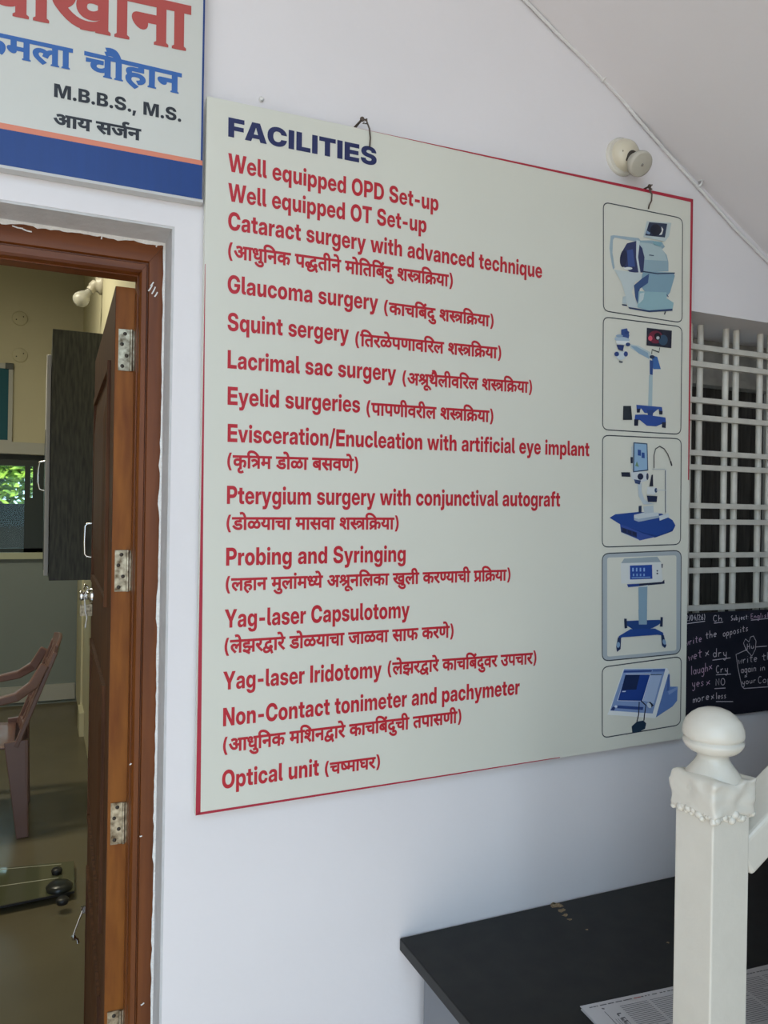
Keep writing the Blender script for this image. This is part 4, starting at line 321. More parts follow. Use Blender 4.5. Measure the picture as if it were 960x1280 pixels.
SIGN_TEXT=[
('दवाखाना','X',(-75, -1),(238.5, 62.5),62,3304,654,'x42:32:0 x57:552:0 x66:1108:0 x26:1367:0 x66:2185:0 x44:2444:0 x66:2999:0'),
('कमला','X',(-36, 60.5),(91, 86.8),27,2375,654,'x25:32:0 x50:794:0 x54:1392:0 x66:2070:0'),
('चौहान','X',(105, 90),(227, 117),26.5,2316,654,'x30:32:0 x80:666:0 x61:925:0 x66:1456:0 x44:1715:0'),
('M.B.B.S., M.S.','K',(67.5, 121),(226.5, 152.5),17,6581,728,'k4d:-48:0 k2e:880:0 k42:1149:0 k2e:1804:0 k42:2072:0 k2e:2728:0 k53:2996:0 k2e:3666:0 k2c:3934:0 k4d:4485:0 k2e:5413:0 k53:5682:0 k2e:6351:0'),
('आय सर्जन','E',(66.5, 155.5),(176.5, 175.5),14.5,3911,660,'e10:23:0 e51:1046:0 e60:1886:0 e32:2562:0 e181:3304:0 e44:3304:0')]

# ------------------------------------------------------------------ materials
WALL = mat('white_wall_paint', (.80, .768, .768), .55, noise=.04, nscale=3, bump=.05, bscale=60)
SOFF = mat('grey_white_soffit_paint', (.78, .75, .75), .7, noise=.04, nscale=3, bump=.05, bscale=60)
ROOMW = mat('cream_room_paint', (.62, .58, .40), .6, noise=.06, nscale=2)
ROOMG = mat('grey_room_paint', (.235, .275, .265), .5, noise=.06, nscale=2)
STONE = mat('dark_stair_stone', (.16, .145, .13), .6, noise=.3, nscale=12)
PFLOOR = mat('porch_floor_tile', (.30, .27, .245), .5, noise=.15, nscale=5)
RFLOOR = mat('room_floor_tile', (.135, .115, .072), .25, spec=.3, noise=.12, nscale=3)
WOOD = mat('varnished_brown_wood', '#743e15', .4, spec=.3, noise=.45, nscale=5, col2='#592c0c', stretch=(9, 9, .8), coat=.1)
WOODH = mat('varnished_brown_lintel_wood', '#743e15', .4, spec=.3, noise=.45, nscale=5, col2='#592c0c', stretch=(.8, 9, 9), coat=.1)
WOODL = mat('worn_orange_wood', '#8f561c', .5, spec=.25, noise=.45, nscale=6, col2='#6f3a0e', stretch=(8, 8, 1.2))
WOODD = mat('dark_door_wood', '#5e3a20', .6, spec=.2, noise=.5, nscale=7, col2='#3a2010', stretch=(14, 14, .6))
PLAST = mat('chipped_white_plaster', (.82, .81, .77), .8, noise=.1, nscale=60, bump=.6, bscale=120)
REVEAL = mat('shaded_plaster_reveal', (.60, .595, .59), .8, noise=.1, nscale=30, bump=.3, bscale=60)  # white plaster, the shade of the recess put in as grey
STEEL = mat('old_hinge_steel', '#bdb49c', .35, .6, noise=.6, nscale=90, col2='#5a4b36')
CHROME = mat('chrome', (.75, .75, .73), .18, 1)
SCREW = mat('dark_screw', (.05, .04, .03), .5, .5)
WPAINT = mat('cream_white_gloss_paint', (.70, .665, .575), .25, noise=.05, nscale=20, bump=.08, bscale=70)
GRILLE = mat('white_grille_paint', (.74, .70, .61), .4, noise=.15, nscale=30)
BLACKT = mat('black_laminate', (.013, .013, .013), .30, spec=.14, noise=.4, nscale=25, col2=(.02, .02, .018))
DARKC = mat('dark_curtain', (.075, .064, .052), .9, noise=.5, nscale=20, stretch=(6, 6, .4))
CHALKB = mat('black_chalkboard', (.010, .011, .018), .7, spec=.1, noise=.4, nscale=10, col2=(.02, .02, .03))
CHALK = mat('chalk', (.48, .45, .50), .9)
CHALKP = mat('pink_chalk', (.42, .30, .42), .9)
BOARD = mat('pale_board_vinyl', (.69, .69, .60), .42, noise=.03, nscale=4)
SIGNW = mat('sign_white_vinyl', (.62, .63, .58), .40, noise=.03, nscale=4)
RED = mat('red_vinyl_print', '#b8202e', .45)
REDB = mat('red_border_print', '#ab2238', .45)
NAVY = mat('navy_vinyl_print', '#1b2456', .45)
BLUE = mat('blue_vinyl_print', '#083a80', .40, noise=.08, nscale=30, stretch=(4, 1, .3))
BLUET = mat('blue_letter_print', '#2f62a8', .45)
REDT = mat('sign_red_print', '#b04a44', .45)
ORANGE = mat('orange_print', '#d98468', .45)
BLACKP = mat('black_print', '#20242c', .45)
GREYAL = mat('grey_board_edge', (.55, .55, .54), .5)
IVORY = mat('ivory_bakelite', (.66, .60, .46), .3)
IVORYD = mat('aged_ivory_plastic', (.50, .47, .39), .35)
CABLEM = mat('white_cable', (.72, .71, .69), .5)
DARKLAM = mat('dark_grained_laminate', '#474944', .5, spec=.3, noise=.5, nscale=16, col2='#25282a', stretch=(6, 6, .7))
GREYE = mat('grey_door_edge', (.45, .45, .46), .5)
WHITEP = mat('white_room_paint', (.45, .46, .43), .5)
GREENF = mat('dark_green_frame', (.012, .022, .014), .4)
TEAL = mat('teal_board_cloth', '#0f5566', .7)
MAUVE = mat('brown_mauve_plastic', '#7d5f58', .35, noise=.15, nscale=3)
LEAFM = mat('sunlit_leaves', (.34, .50, .06), .6, noise=.6, nscale=6, col2=(.05, .12, .015))
BARK = mat('tree_bark', (.10, .07, .04), .9)
PAPER = mat('newsprint_paper', (.50, .49, .50), .8, noise=.06, nscale=10)
INK = mat('newsprint_ink', (.12, .12, .13), .8)
INKR = mat('newsprint_red_ink', (.40, .13, .11), .8)
RUBBER = mat('black_rubber', (.012, .012, .013), .4)
WIRE = mat('rusty_wire', (.12, .09, .07), .5, .6)
GLASSM = bpy.data.materials.new('window_glass'); GLASSM.use_nodes = True
_b = GLASSM.node_tree.nodes['Principled BSDF']
_b.inputs['Base Color'].default_value = (.75, .9, .82, 1); _b.inputs['Roughness'].default_value = .03
_b.inputs['Transmission Weight'].default_value = 1; _b.inputs['IOR'].default_value = 1.2
BULBG = bpy.data.materials.new('bulb_glass'); BULBG.use_nodes = True
_b = BULBG.node_tree.nodes['Principled BSDF']
_b.inputs['Base Color'].default_value = (.8, .8, .76, 1); _b.inputs['Roughness'].default_value = .25
_b.inputs['Transmission Weight'].default_value = .6
PGLASS = mat('greenish_glass_top', (.08, .085, .05), .06)

# ------------------------------------------------------------------ structure
XD0, XD1, ZD = -.80, .1955, 2.018          # doorway
XW0, XW1, ZW0, ZW1 = 1.22, 2.45, 1.15, 2.013   # window
TH = .24
w = MB()
w.box((-5, 0, 0), (XD0, TH, 3.6)); w.box((XD0, 0, ZD), (XD1, TH, 3.6)); w.box((XD1, 0, 0), (XW0, TH, 3.6))
w.box((XW0, 0, 0), (XW1, TH, ZW0)); w.box((XW0, 0, ZW1), (XW1, TH, 3.6)); w.box((XW1, 0, 0), (4.2, TH, 3.6))
structure(w.build('wall_front', WALL), 'white painted porch wall carrying the boards')
structure(MB().box((-5, -2.6, -.12), (4.2, 0.0, 0)).build('floor', PFLOOR), 'porch floor')
structure(MB().box((-60, -60, -.5), (60, -2.6, -.15)).build('floor_yard', mat('sandy_yard', (.52, .46, .40), .9, noise=.2, nscale=2)))
structure(MB().box((4.05, -2.6, 0), (4.2, 0, 3.6)).build('wall_blocker_right', WALL))  # added out of view to block light from the right
structure(MB().box((-2.75, -2.6, 0), (-2.6, 0, 3.12)).build('wall_blocker_left', WALL))  # unseen wall added so less light arrives from the left
structure(MB().box((.55, -2.75, 0), (4.2, -2.6, 3.12)).build('wall_blocker_front', STONE))  # added behind the camera to hold back light from the front right
stp = MB(); n_st = 11
for i in range(n_st): stp.box((.90+.29*i, -1.75, 0), (.90+.29*(i+1), -.63, .17*(i+1)))
stp.prism([(.96, -.64, 0), (3.95, -.64, 0), (3.95, -.64, 3.05), (.96, -.64, 1.16)], (0, .07, 0))  # out-of-view parapet added to shade the lower right of the wall
structure(stp.build('trim_staircase', STONE), 'lower flight of the stair with an added parapet that shades the wall')
# sloping underside of the stair above, meets the wall along the cable
sl = (2.171-2.584)/(1.565-.872)
def sz(x): return 2.584+sl*(x-.872)
st = MB(); y0, y1 = 0, -1.25
st.prism([(-.05, 0, sz(-.05)), (3.6, 0, sz(3.6)), (3.6, 0, sz(3.6)+.25), (-.05, 0, sz(-.05)+.25)], (0, y1, 0))
structure(st.build('ceiling_stair_soffit', SOFF), 'sloping grey underside of the staircase above')
structure(MB().box((-5, -2.2, 3.12), (4.2, 0, 3.3)).build('ceiling', SOFF))
# plaster reveal round the doorway
rv = MB()
rv.box((XD1-.004, 0.001, 0), (XD1+.002, .08, ZD+.002)); rv.box((XD0, .001, ZD-.004), (XD1-.004, .08, ZD+.002))
structure(rv.build('trim_1', REVEAL), 'white plaster reveal around the doorway, greyed for its shade')

# room behind the doorway
YB, XR = 5.346, .284
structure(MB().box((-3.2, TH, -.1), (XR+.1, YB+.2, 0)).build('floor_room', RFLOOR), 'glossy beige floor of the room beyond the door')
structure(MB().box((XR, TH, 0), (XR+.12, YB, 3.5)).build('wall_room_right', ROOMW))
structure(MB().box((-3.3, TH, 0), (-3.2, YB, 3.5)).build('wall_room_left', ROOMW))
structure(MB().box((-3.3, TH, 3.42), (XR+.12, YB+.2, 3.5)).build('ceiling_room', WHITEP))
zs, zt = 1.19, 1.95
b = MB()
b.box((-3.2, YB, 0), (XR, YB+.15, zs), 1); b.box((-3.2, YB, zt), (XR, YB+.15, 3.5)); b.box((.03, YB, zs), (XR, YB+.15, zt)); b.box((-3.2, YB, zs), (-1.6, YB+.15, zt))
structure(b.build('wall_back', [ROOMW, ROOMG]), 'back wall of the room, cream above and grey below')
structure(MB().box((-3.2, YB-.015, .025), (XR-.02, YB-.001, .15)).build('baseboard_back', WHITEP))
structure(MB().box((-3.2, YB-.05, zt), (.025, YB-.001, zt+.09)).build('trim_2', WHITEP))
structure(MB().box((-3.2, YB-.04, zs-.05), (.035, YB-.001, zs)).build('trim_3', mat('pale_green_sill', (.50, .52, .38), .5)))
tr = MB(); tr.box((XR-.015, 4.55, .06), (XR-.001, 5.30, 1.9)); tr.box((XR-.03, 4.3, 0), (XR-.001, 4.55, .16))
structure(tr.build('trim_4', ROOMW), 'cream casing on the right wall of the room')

# window at the back of the room: dark green frame, pane, tree outside for the reflected leaves
win2 = structure(thing('window_2', 'dark green framed window at the back of the room', 'window', (0, YB+.05, zs)))
del win2['category']
p = lambda px, py: onY(px, py, YB+.05)
fr = MB(); X0 = -1.6; xr_ = .03
a_ = p(31, 600).x; c_ = p(38, 600).x; d_ = p(41, 600).x
zt2 = p(10, 582).z
for bx in (((X0, .02), (zt2, zt)), ((a_, c_), (zs, zt2)), ((d_, xr_), (zs, zt2)), ((c_, d_), (zs, p(40, 622).z)), ((X0, xr_), (zs, zs+.03)), ((X0, X0+.05), (zs, zt2)), ((-.62, -.52), (zs, zt2))):
    (xa, xb), (za, zb) = bx
    fr.box((xa, -.02, za-zs), (xb, .03, zb-zs))
fr.build('window_frame', GREENF, win2)
MB().box((X0, .005, .01), (xr_, .011, zt-zs-.01)).build('pane', GLASSM, win2)
structure(MB().box((-12, 6.2, -.3), (4, 24, -.02)).build('floor_back_yard', mat('grey_back_yard', (.16, .17, .17), .9)))
structure(MB().box((-6, 6.5, -.02), (3, 6.65, 1.57)).build('wall_dark_backdrop', mat('dark_backdrop', (.012, .015, .013), .9, noise=.4, nscale=4)))  # added wall, near black to stand for dark reflections low in the pane
t = thing('reflection_tree', 'sunlit green tree put outside for the leaves reflected in the back window', 'tree', (-.5, 9.2, -.02))  # tree added behind the pane in place of reflected foliage
MB().tube([(0, 0, 0), (.05, 0, .7), (0, .05, 1.5), (.03, 0, 2.3)], [.09, .08, .06, .03], 8).build('trunk', BARK, t)
lf = MB()
for i in range(4200):
    u = random.gauss(0, .55), random.gauss(0, .42), random.gauss(0, .33)
    c = Vector((u[0]*1.3, u[1], 2.12+u[2]*1.1))
    q = Vector((random.uniform(-1, 1), random.uniform(-1, 1), random.uniform(-.6, .6))).normalized(); r2 = q.orthogonal().normalized()
    L = random.uniform(.04, .085)
    lf.add([c-q*L, c+r2*L*.5, c+q*L, c-r2*L*.5], [(0, 1, 2, 3)])
lf.build('foliage', LEAFM, t)

# ------------------------------------------------------------------ doorway: frame and leaf
d1 = structure(thing('door_1', 'brown varnished door frame with chipped plaster edges', 'door frame', (0, 0, 0))); del d1['category']
xo, xi, zo, zi = XD1-.004, .148, ZD-.004, 1.955
def jamb_profile(sgn, xo, xi):   # outer edge -> inner edge, seen from above
    k = xo-xi
    return [(xo, .08), (xi+k*.40, .08), (xi+k*.37, .086), (xi+k*.34, .086), (xi+k*.30, .081), (xi+k*.12, .081), (xi+k*.06, .086), (xi+k*.03, .10), (xi, .10), (xi, .137), (xo, .18)]
prof_ = jamb_profile(1, xo, xi); np_ = len(prof_)
def zm(x): return zi+(x-xi)*(zo-zi)/(xo-xi)
xl = -.604
def bar_mesh(a, b_):
    return MB().add(a+b_, [tuple(range(np_))[::-1], tuple(range(np_, 2*np_))]+[(i, (i+1) % np_, np_+(i+1) % np_, np_+i) for i in range(np_)])
bar_mesh([(x, y, 0) for x, y in prof_], [(x, y, zm(x)) for x, y in prof_]).build('jamb', WOOD, d1)
bar_mesh([(xl-x, y, 0) for x, y in prof_], [(xl-x, y, zm(x)) for x, y in prof_]).build('jamb', WOOD, d1)
bar_mesh([(xl-x, y, zm(x)+.0006) for x, y in prof_], [(x, y, zm(x)+.0006) for x, y in prof_]).build('lintel', WOODH, d1)
# ragged plaster that laps over the frame's outer edge
pl = MB(); n = 150
def ragged(fn, n, amp, seed):
    random.seed(seed); a = []; b = []
    h = 0
    for i in range(n+1):
        h = .6*h+.4*random.random()*amp*(2.2 if random.random() < .12 else 1)
        p0, p1 = fn(i/n, h); a.append(p0); b.append(p1)
    vs_ = a+b
    pl.add(vs_, [(i, i+1, n+2+i, n+1+i) for i in range(n)])
ragged(lambda t, h: ((xo+.001, .0765, t*zo), (xo-.001-h, .0788, t*zo)), n, .0045, 3)
ragged(lambda t, h: ((XD0+t*(xo-XD0), .0765, zo+.001), (XD0+t*(xo-XD0), .0788, zo-.001-h)), n, .007, 4)
pl.build('plaster_edge', PLAST, d1)
ch_ = MB()
for px, py, L, a in ((188, 360, 9, 1.0), (192, 363, 10, 1.1), (195, 368, 7, 1.0), (190, 355, 6, .9), (197, 301, 5, .2), (196, 306, 6, 1.3), (22, 284, 14, -.25), (34, 288, 12, -.3), (127, 297, 4, 1.4), (163, 955, 3, .6), (178, 1255, 5, .6), (176, 1045, 3, .2)):
    q = [onY(px-L/2*math.cos(a), py+L/2*math.sin(a), .0793), onY(px, py+.6, .0793), onY(px+L/2*math.cos(a), py-L/2*math.sin(a), .0793)]
    ch_.ribbon(q, .0022, (0, 1, 0))
ch_.build('paint_scratches', PLAST, d1)

leaf = thing('door_leaf', 'brown wooden door leaf swung open into the room', 'door', (.1490, .14, 0), math.radians(-.9))
LT, LW, LH = .034, .79, 1.945
m_ = MB()
m_.box((-LT, .0, .012), (0, LW, LH))
for z0, z1 in ((.15, .62), (.74, 1.21), (1.36, 1.83)):     # raised mouldings and panels on the room face
    for y0_, y1_ in ((.10, .69),):
        for ya, yb_, za, zb in ((y0_, y1_, z0, z0+.018), (y0_, y1_, z1-.018, z1), (y0_, y0_+.018, z0+.018, z1-.018), (y1_-.018, y1_, z0+.018, z1-.018)):
            m_.box((-LT-.006-(.0006 if yb_-ya > .1 else 0), ya, za), (-LT+.002, yb_, zb), 1)
        o = .07
        A = [(-LT, y0_+.03, z0+.03), (-LT, y1_-.03, z0+.03), (-LT, y1_-.03, z1-.03), (-LT, y0_+.03, z1-.03)]
        Bq = [(-LT-.007, y0_+o+.03, z0+o+.03), (-LT-.007, y1_-o-.03, z0+o+.03), (-LT-.007, y1_-o-.03, z1-o-.03), (-LT-.007, y0_+o+.03, z1-o-.03)]
        m_.add(A+Bq, [(0, 1, 5, 4), (1, 2, 6, 5), (2, 3, 7, 6), (3, 0, 4, 7), (4, 5, 6, 7)], 1)
m_.build('panel', [WOODD, WOODD], leaf)
MB().box((-LT+.001, -.0015, .012), (-.001, .0005, LH)).build('hinge_edge', WOODL, leaf)
for zc in (1.832, 1.437, .985, .612):
    h = MB(); h.box((-LT+.006, -.004, zc-.037), (-.007, -.0012, zc+.037)); h.box((-.0045, -.004, zc-.036), (-.001, .0, zc+.036))
    h.tube([(-.006, -.005, zc-.037), (-.006, -.005, zc+.037)], .0028, 8)
    ho = h.build('hinge', STEEL, leaf)
    for k_, (dx, dz) in enumerate(((-.016, .029), (-.021, .010), (-.013, -.010), (-.020, -.029))):
        MB().lathe((dx-.001, -.0038, zc+dz), (0, -1, 0), [(0, .0035), (.0012, .0032), (.0014, 0.0005)], 10).build('screw', SCREW, ho)
xf = -LT
yh = .715
hd = MB()
hd.tube([(xf, yh, 1.508), (xf-.016, yh, 1.506), (xf-.021, yh, 1.500), (xf-.022, yh, 1.46), (xf-.021, yh, 1.427), (xf-.016, yh, 1.421), (xf, yh, 1.419)], .003, 8)
hd.box((xf-.002, yh-.01, 1.508), (xf+.001, yh+.01, 1.523)); hd.box((xf-.002, yh-.01, 1.405), (xf+.001, yh+.01, 1.419))
hd.build('pull_handle', CHROME, leaf)
lk = MB()
lk.lathe((xf, yh, 1.318), (-1, 0, 0), [(0, .02), (.008, .02), (.010, .012), (.020, .011), (.028, .015), (.032, .012)], 16)
lk.tube([(xf-.012, yh, 1.34), (xf-.02, yh-.005, 1.348), (xf-.022, yh-.01, 1.335)], .0025, 8)
lk.build('lock_knob', CHROME, leaf)
MB().box((xf-.030, yh+.02, 1.262), (xf+.001, yh+.024, 1.292)).build('latch_plate', STEEL, leaf)
MB().tube([(xf-.012, yh-.02, 1.338), (xf-.021, yh-.02, 1.32), (xf-.018, yh-.02, 1.28), (xf-.014, yh-.02, 1.262), (xf-.018, yh-.02, 1.236)], .0016, 6).build('key_string', CABLEM, leaf)
hk = MB()
hk.box((xf-.016, yh+.01, .478), (xf+.001, yh+.016, .496)); hk.tube([(xf-.012, yh, .492), (xf-.026, yh, .455), (xf-.034, yh, .430)], .0028, 8)
hk.lathe((xf-.034, yh, .43), (.3, 0, -1), [(0, .005), (.010, .006), (.012, .004)], 10)
hk.tube([(xf-.034, yh, .424), (xf-.024, yh, .418), (xf-.022, yh, .408)], .004, 8)
hk.build('door_hook', CHROME, leaf)

# ------------------------------------------------------------------ room things
cab = thing('wall_cabinet', 'dark grained cabinet hung on the room wall behind the open door', 'cabinet', (.034, 2.5, 0))
MB().box((0, 0, 1.215), (XR-.034-.004, 1.1, 2.352)).build('body', DARKLAM, cab)
cdoor = MB(); cdoor.box((-.022, .03, 1.235), (-.003, 1.08, 2.24)).build('door', GREYE, cab, .002)
dr = cab.children[-1]
MB().tube([(-.022, .12, 1.76), (-.045, .12, 1.755), (-.05, .12, 1.72), (-.05, .12, 1.66), (-.045, .12, 1.63), (-.022, .12, 1.622)], .005, 8).build('handle', CHROME, dr)
MB().box((-.024, .05, 1.26), (-.021, 1.04, 1.9)).build('glass_panel', GREENF, dr)

nb = thing('notice_board', 'teal cloth notice board with white frame standing on the ledge', 'notice board', (0, YB-.03, 2.042))
tp, bt = onY(8, 455, YB).z-2.042, 0.0; xe = onY(16, 500, YB).x
MB().box((xe-.9, .0, .01), (xe-.03, .018, tp-.03)).build('cloth', TEAL, nb)
f_ = MB(); f_.box((xe-.03, -.004, 0), (xe, .022, tp-.02)); f_.box((xe-.92, -.004, 0), (xe-.9, .022, tp-.02)); f_.box((xe-.92, -.004, tp-.04), (xe-.05, .022, tp)); f_.box((xe-.92, -.003, 0), (xe, .021, .012))
f_.build('frame', WHITEP, nb)
MB().box((xe-.055, -.006, tp-.045), (xe+.004, .024, tp+.004)).build('corner_cap', GREENF, nb, .004)
for i, (px, py, lab) in enumerate(((25, 398, 'upper round cover plate on the cream back wall'), (25, 444, 'lower round cover plate on cream wall, above the teal board'))):
    c = onY(px, py, YB-.001)
    o = thing('cover_plate', lab, 'cover plate', c, 0, 'round cover plates on the back wall')
    MB().lathe((0, 0, 0), (0, -1, 0), [(0, .056), (.006, .055), (.009, .050), (.009, .002)], 28).build('disc', ROOMW, o)
    for a in (.5, 3.6): MB().lathe((.028*math.cos(a), -.009, .028*math.sin(a)), (0, -1, 0), [(0, .005), (.002, .004)], 8).build('screw', SCREW, o)
c = onX(128, 356, XR)
bl = thing('light_bulb', 'bare glass bulb in a tilted holder high on the room wall', 'light bulb', c)
MB().lathe((-.001, 0, 0), (-1, 0, 0), [(0, .055), (.012, .055), (.02, .045), (.035, .04)], 20).build('wall_plate', IVORYD, bl)
dv = Vector((-.66, -.1, -.80)).normalized()
MB().lathe(Vector((-.03, 0, 0)), dv, [(0, .028), (.03, .028), (.032, .023), (.055, .022)], 16).build('socket', IVORYD, bl)
MB().lathe(Vector((-.03, 0, 0))+dv*.055, dv, [(0, .015), (.02, .02), (.045, .036), (.065, .043), (.085, .04), (.10, .027), (.108, .008)], 20).build('glass', BULBG, bl)

# plastic chair, faces left
chair = thing('plastic_chair', 'brown mauve plastic armchair standing in the room beyond the door', 'chair', (-.075, 2.70, 0))
Wc = .46
def seat_pt(u, v):  # u 0 back..1 front, v 0..1 across
    return Vector((-.03-.44*u, .0+Wc*v, .425+.018*u-.035*math.sin(math.pi*v)*math.sin(math.pi*min(1, u+.12))-.03*max(0, u-.88)/.12))
n_ = 10
g_ = MB(); vs_ = [seat_pt(i/n_, jj/n_) for i in range(n_+1) for jj in range(n_+1)]
fs = [(i*(n_+1)+jj, i*(n_+1)+jj+1, (i+1)*(n_+1)+jj+1, (i+1)*(n_+1)+jj) for i in range(n_) for jj in range(n_)]
g_.add(vs_, fs, 0, True); so_ = g_.build('seat', MAUVE, chair)
sd = so_.modifiers.new('thickness', 'SOLIDIFY'); sd.thickness = .012; sd.offset = -1
def back_pt(v, h):  # v across 0..1, h 0..1 up
    return Vector((-.02+.165*h+.02*math.sin(math.pi*v), Wc*v*(1-.08*h)+Wc*.04*h, 0.42+.43*h+.02*math.sin(math.pi*v)*h))
bk = MB()
def strip(pts, side, w, t): bk.sweep(pts, side, w, t)
bk.sweep([back_pt(v/10, 1) for v in range(11)], (0.25, 0, 1), .075, .016)
bk.sweep([back_pt(v/10, .04) for v in range(11)], (0.25, 0, 1), .05, .014)
for v in (.02, .98): bk.sweep([back_pt(v, h/8) for h in range(9)], (0, 1, 0), .045, .022)
for v in (.2, .35, .5, .65, .8): bk.sweep([back_pt(v, h/8) for h in range(9)], (0, 1, 0), .055, .014)
for h in (.3, .52, .75): bk.sweep([back_pt(v/10, h) for v in range(11)], (0.25, 0, 1), .03, .012)
bk.build('backrest', MAUVE, chair, .005)
for s_i in (0, 1):
    yy = 0 if s_i == 0 else Wc
    sg = -1 if s_i == 0 else 1
    ar = MB(); ar.sweep([(.10, yy+sg*.005, .80), (.05, yy+sg*.02, .71), (-.02, yy+sg*.04, .665), (-.12, yy+sg*.05, .645), (-.25, yy+sg*.05, .635), (-.38, yy+sg*.045, .635), (-.43, yy+sg*.035, .62), (-.445, yy+sg*.03, .57), (-.45, yy+sg*.02, .44)], (0, 1, 0), [.03, .045, .05, .05, .05, .05, .048, .045, .04], [.04, .045, .04, .034, .032, .032, .03, .025, .02])
    ar.build('armrest', MAUVE, chair, .006)
    lg = MB(); lg.sweep([(-.02, yy, .45), (-.005, yy+sg*.01, .25), (.015, yy+sg*.02, 0)], (1, 0, 0), [.10, .075, .05], [.02, .022, .022]); lg.sweep([(.028, yy-sg*.012, .45), (.030, yy-sg*.0, .25), (.036, yy+sg*.01, 0)], (0, 1, 0), [.05, .045, .035], [.012, .012, .012])
    lg.build('leg', MAUVE, chair, .004)
    lg = MB(); lg.sweep([(-.45, yy, .45), (-.475, yy+sg*.01, .25), (-.50, yy+sg*.02, 0)], (1, 0, 0), [.09, .065, .045], [.02, .022, .022]); lg.build('leg', MAUVE, chair, .004)

# glass platform on the room floor
gp = thing('glass_platform', 'low glass-topped platform with black knobs on the room floor', 'platform', (-.02, 2.12, 0))
q = [onZ(-40, 1151, 0), onZ(93, 1123, 0), onZ(92, 1085, 0), onZ(-40, 1098, 0)]
q = [Vector((v.x+.02, v.y-2.12, .022)) for v in q]
MB().prism(q, (0, 0, .008)).build('glass_top', PGLASS, gp)
MB().sweep([q[0]+Vector((0, -.002, .005)), q[1]+Vector((0, -.002, .005))], (0, 0, 1), .007, .006).build('front_edge', RUBBER, gp)
e_ = MB(); e_.ribbon([q[3]+Vector((0, -.012, .0085)), q[2]+Vector((-.05, -.012, .0085))], .005, (0, 0, 1)); mid = (q[0]+q[3])/2; mi2 = (q[1]+q[2])/2
e_.ribbon([mid+Vector((0, 0, .0086)), mi2+Vector((-.06, 0, .0086))], .006, (0, 0, 1)); e_.build('trim_strip', mat('pale_trim', (.42, .42, .34), .4), gp)
for (px, py, rr) in ((71, 1089, .021), (78, 1126, .023)):
    c = onZ(px, py, .04); c = Vector((c.x+.02, c.y-2.12, .0302))
    MB().lathe(c, (0, 0, 1), [(0, rr*.9), (.008, rr), (.016, rr*1.02), (.022, rr*.8), (.023, .002)], 18).build('knob', RUBBER, gp)
c = onZ(74, 1108, .04); c = Vector((c.x+.02, c.y-2.12, .0302))
MB().lathe(c, (0, 0, 1), [(0, .048), (.012, .05), (.022, .040), (.027, .02), (.028, .002)], 20).build('housing', mat('dark_grey_housing', (.014, .017, .017), .3), gp)
qc = sum(q, Vector())/4
for v in q:
    v = qc+(v-qc)*.86; MB().lathe((v.x, v.y, 0), (0, 0, 1), [(0, .012), (.0215, .010)], 12).build('foot', RUBBER, gp)

# ------------------------------------------------------------------ window with grille, chalkboard
w1 = structure(thing('window_1', 'grilled window beside the facilities board', 'window', (0, 0, 0))); del w1['category']
fw_ = MB(); yf = .205
fw_.box((XW0, yf, ZW1-.10), (XW1, yf+.035, ZW1)); fw_.box((XW0, yf-.012, ZW1-.118), (XW1, yf+.03, ZW1-.098)); fw_.box((XW0, yf-.008, ZW1-.03), (XW1, yf+.03, ZW1-.022)); fw_.box((XW0, yf, ZW0), (XW0+.05, yf+.035, ZW1)); fw_.box((XW1-.05, yf, ZW0), (XW1, yf+.035, ZW1)); fw_.box((XW0, yf, ZW0), (XW1, yf+.035, ZW0+.05))
for x in (1.84,): fw_.box((x, yf, ZW0), (x+.05, yf+.035, ZW1))
fw_.build('window_frame', mat('aged_window_frame', (.46, .43, .38), .6, noise=.3, nscale=20), w1)
cu = MB(); N = 180
cv = []
for i in range(N+1):
    x = XW0+.02+(XW1-XW0-.04)*i/N; y = yf+.075+.012*math.sin(i*.9)+.006*math.sin(i*.37+1)
    cv += [(x, y, ZW0+.02), (x, y, ZW1-.03)]
cu.add(cv, [(2*i, 2*i+2, 2*i+3, 2*i+1) for i in range(N)], 0, True)
tag(cu.build('curtain', DARKC), 'dark brown curtain hanging behind the white window grille', 'curtain')
gr = thing('window_grille', 'white steel bar grille across the window beside the board', 'grille', (0, 0, 0))
yg = .075
hz = [(434, 870), (455, 870), (500, 870), (522, 870), (566, 870), (584, 870), (632, 870), (652, 870), (694, 870), (713, 870), (760, 870)]
for py, px in hz:
    z = onY(px, py, yg).z
    MB().box((XW0+.003, yg-.006, z-.0062), (XW1-.003, yg+.006, z+.0062)).build('horizontal_bar', GRILLE, gr)
xs = [onY(px, 470, yg+.012).x for px in (875, 907, 920, 950)]
per = ((xs[2]-xs[0])+(xs[3]-xs[1]))/2
vx = [xs[0], xs[1], xs[2], xs[3]]
while vx[-1] < XW1-.09: vx.append(vx[-2]+per)
vx = [x for x in (xs[1]-per, ) if x > XW0]+vx
for x in vx:
    MB().tube([(x, yg+.013, ZW0+.001), (x, yg+.013, ZW1-.001)], .0078, 10).build('vertical_bar', GRILLE, gr)
cbm = MB()
c0, c1 = onY(855, 768, -.012), onY(960, 886, -.012)
tag(MB().box((1.17, -.010, 1.096), (2.05, -.001, 1.334)).build('chalkboard', CHALKB), 'black chalkboard with white handwriting below the grilled window', 'chalkboard')
cbo = bpy.data.objects['chalkboard']
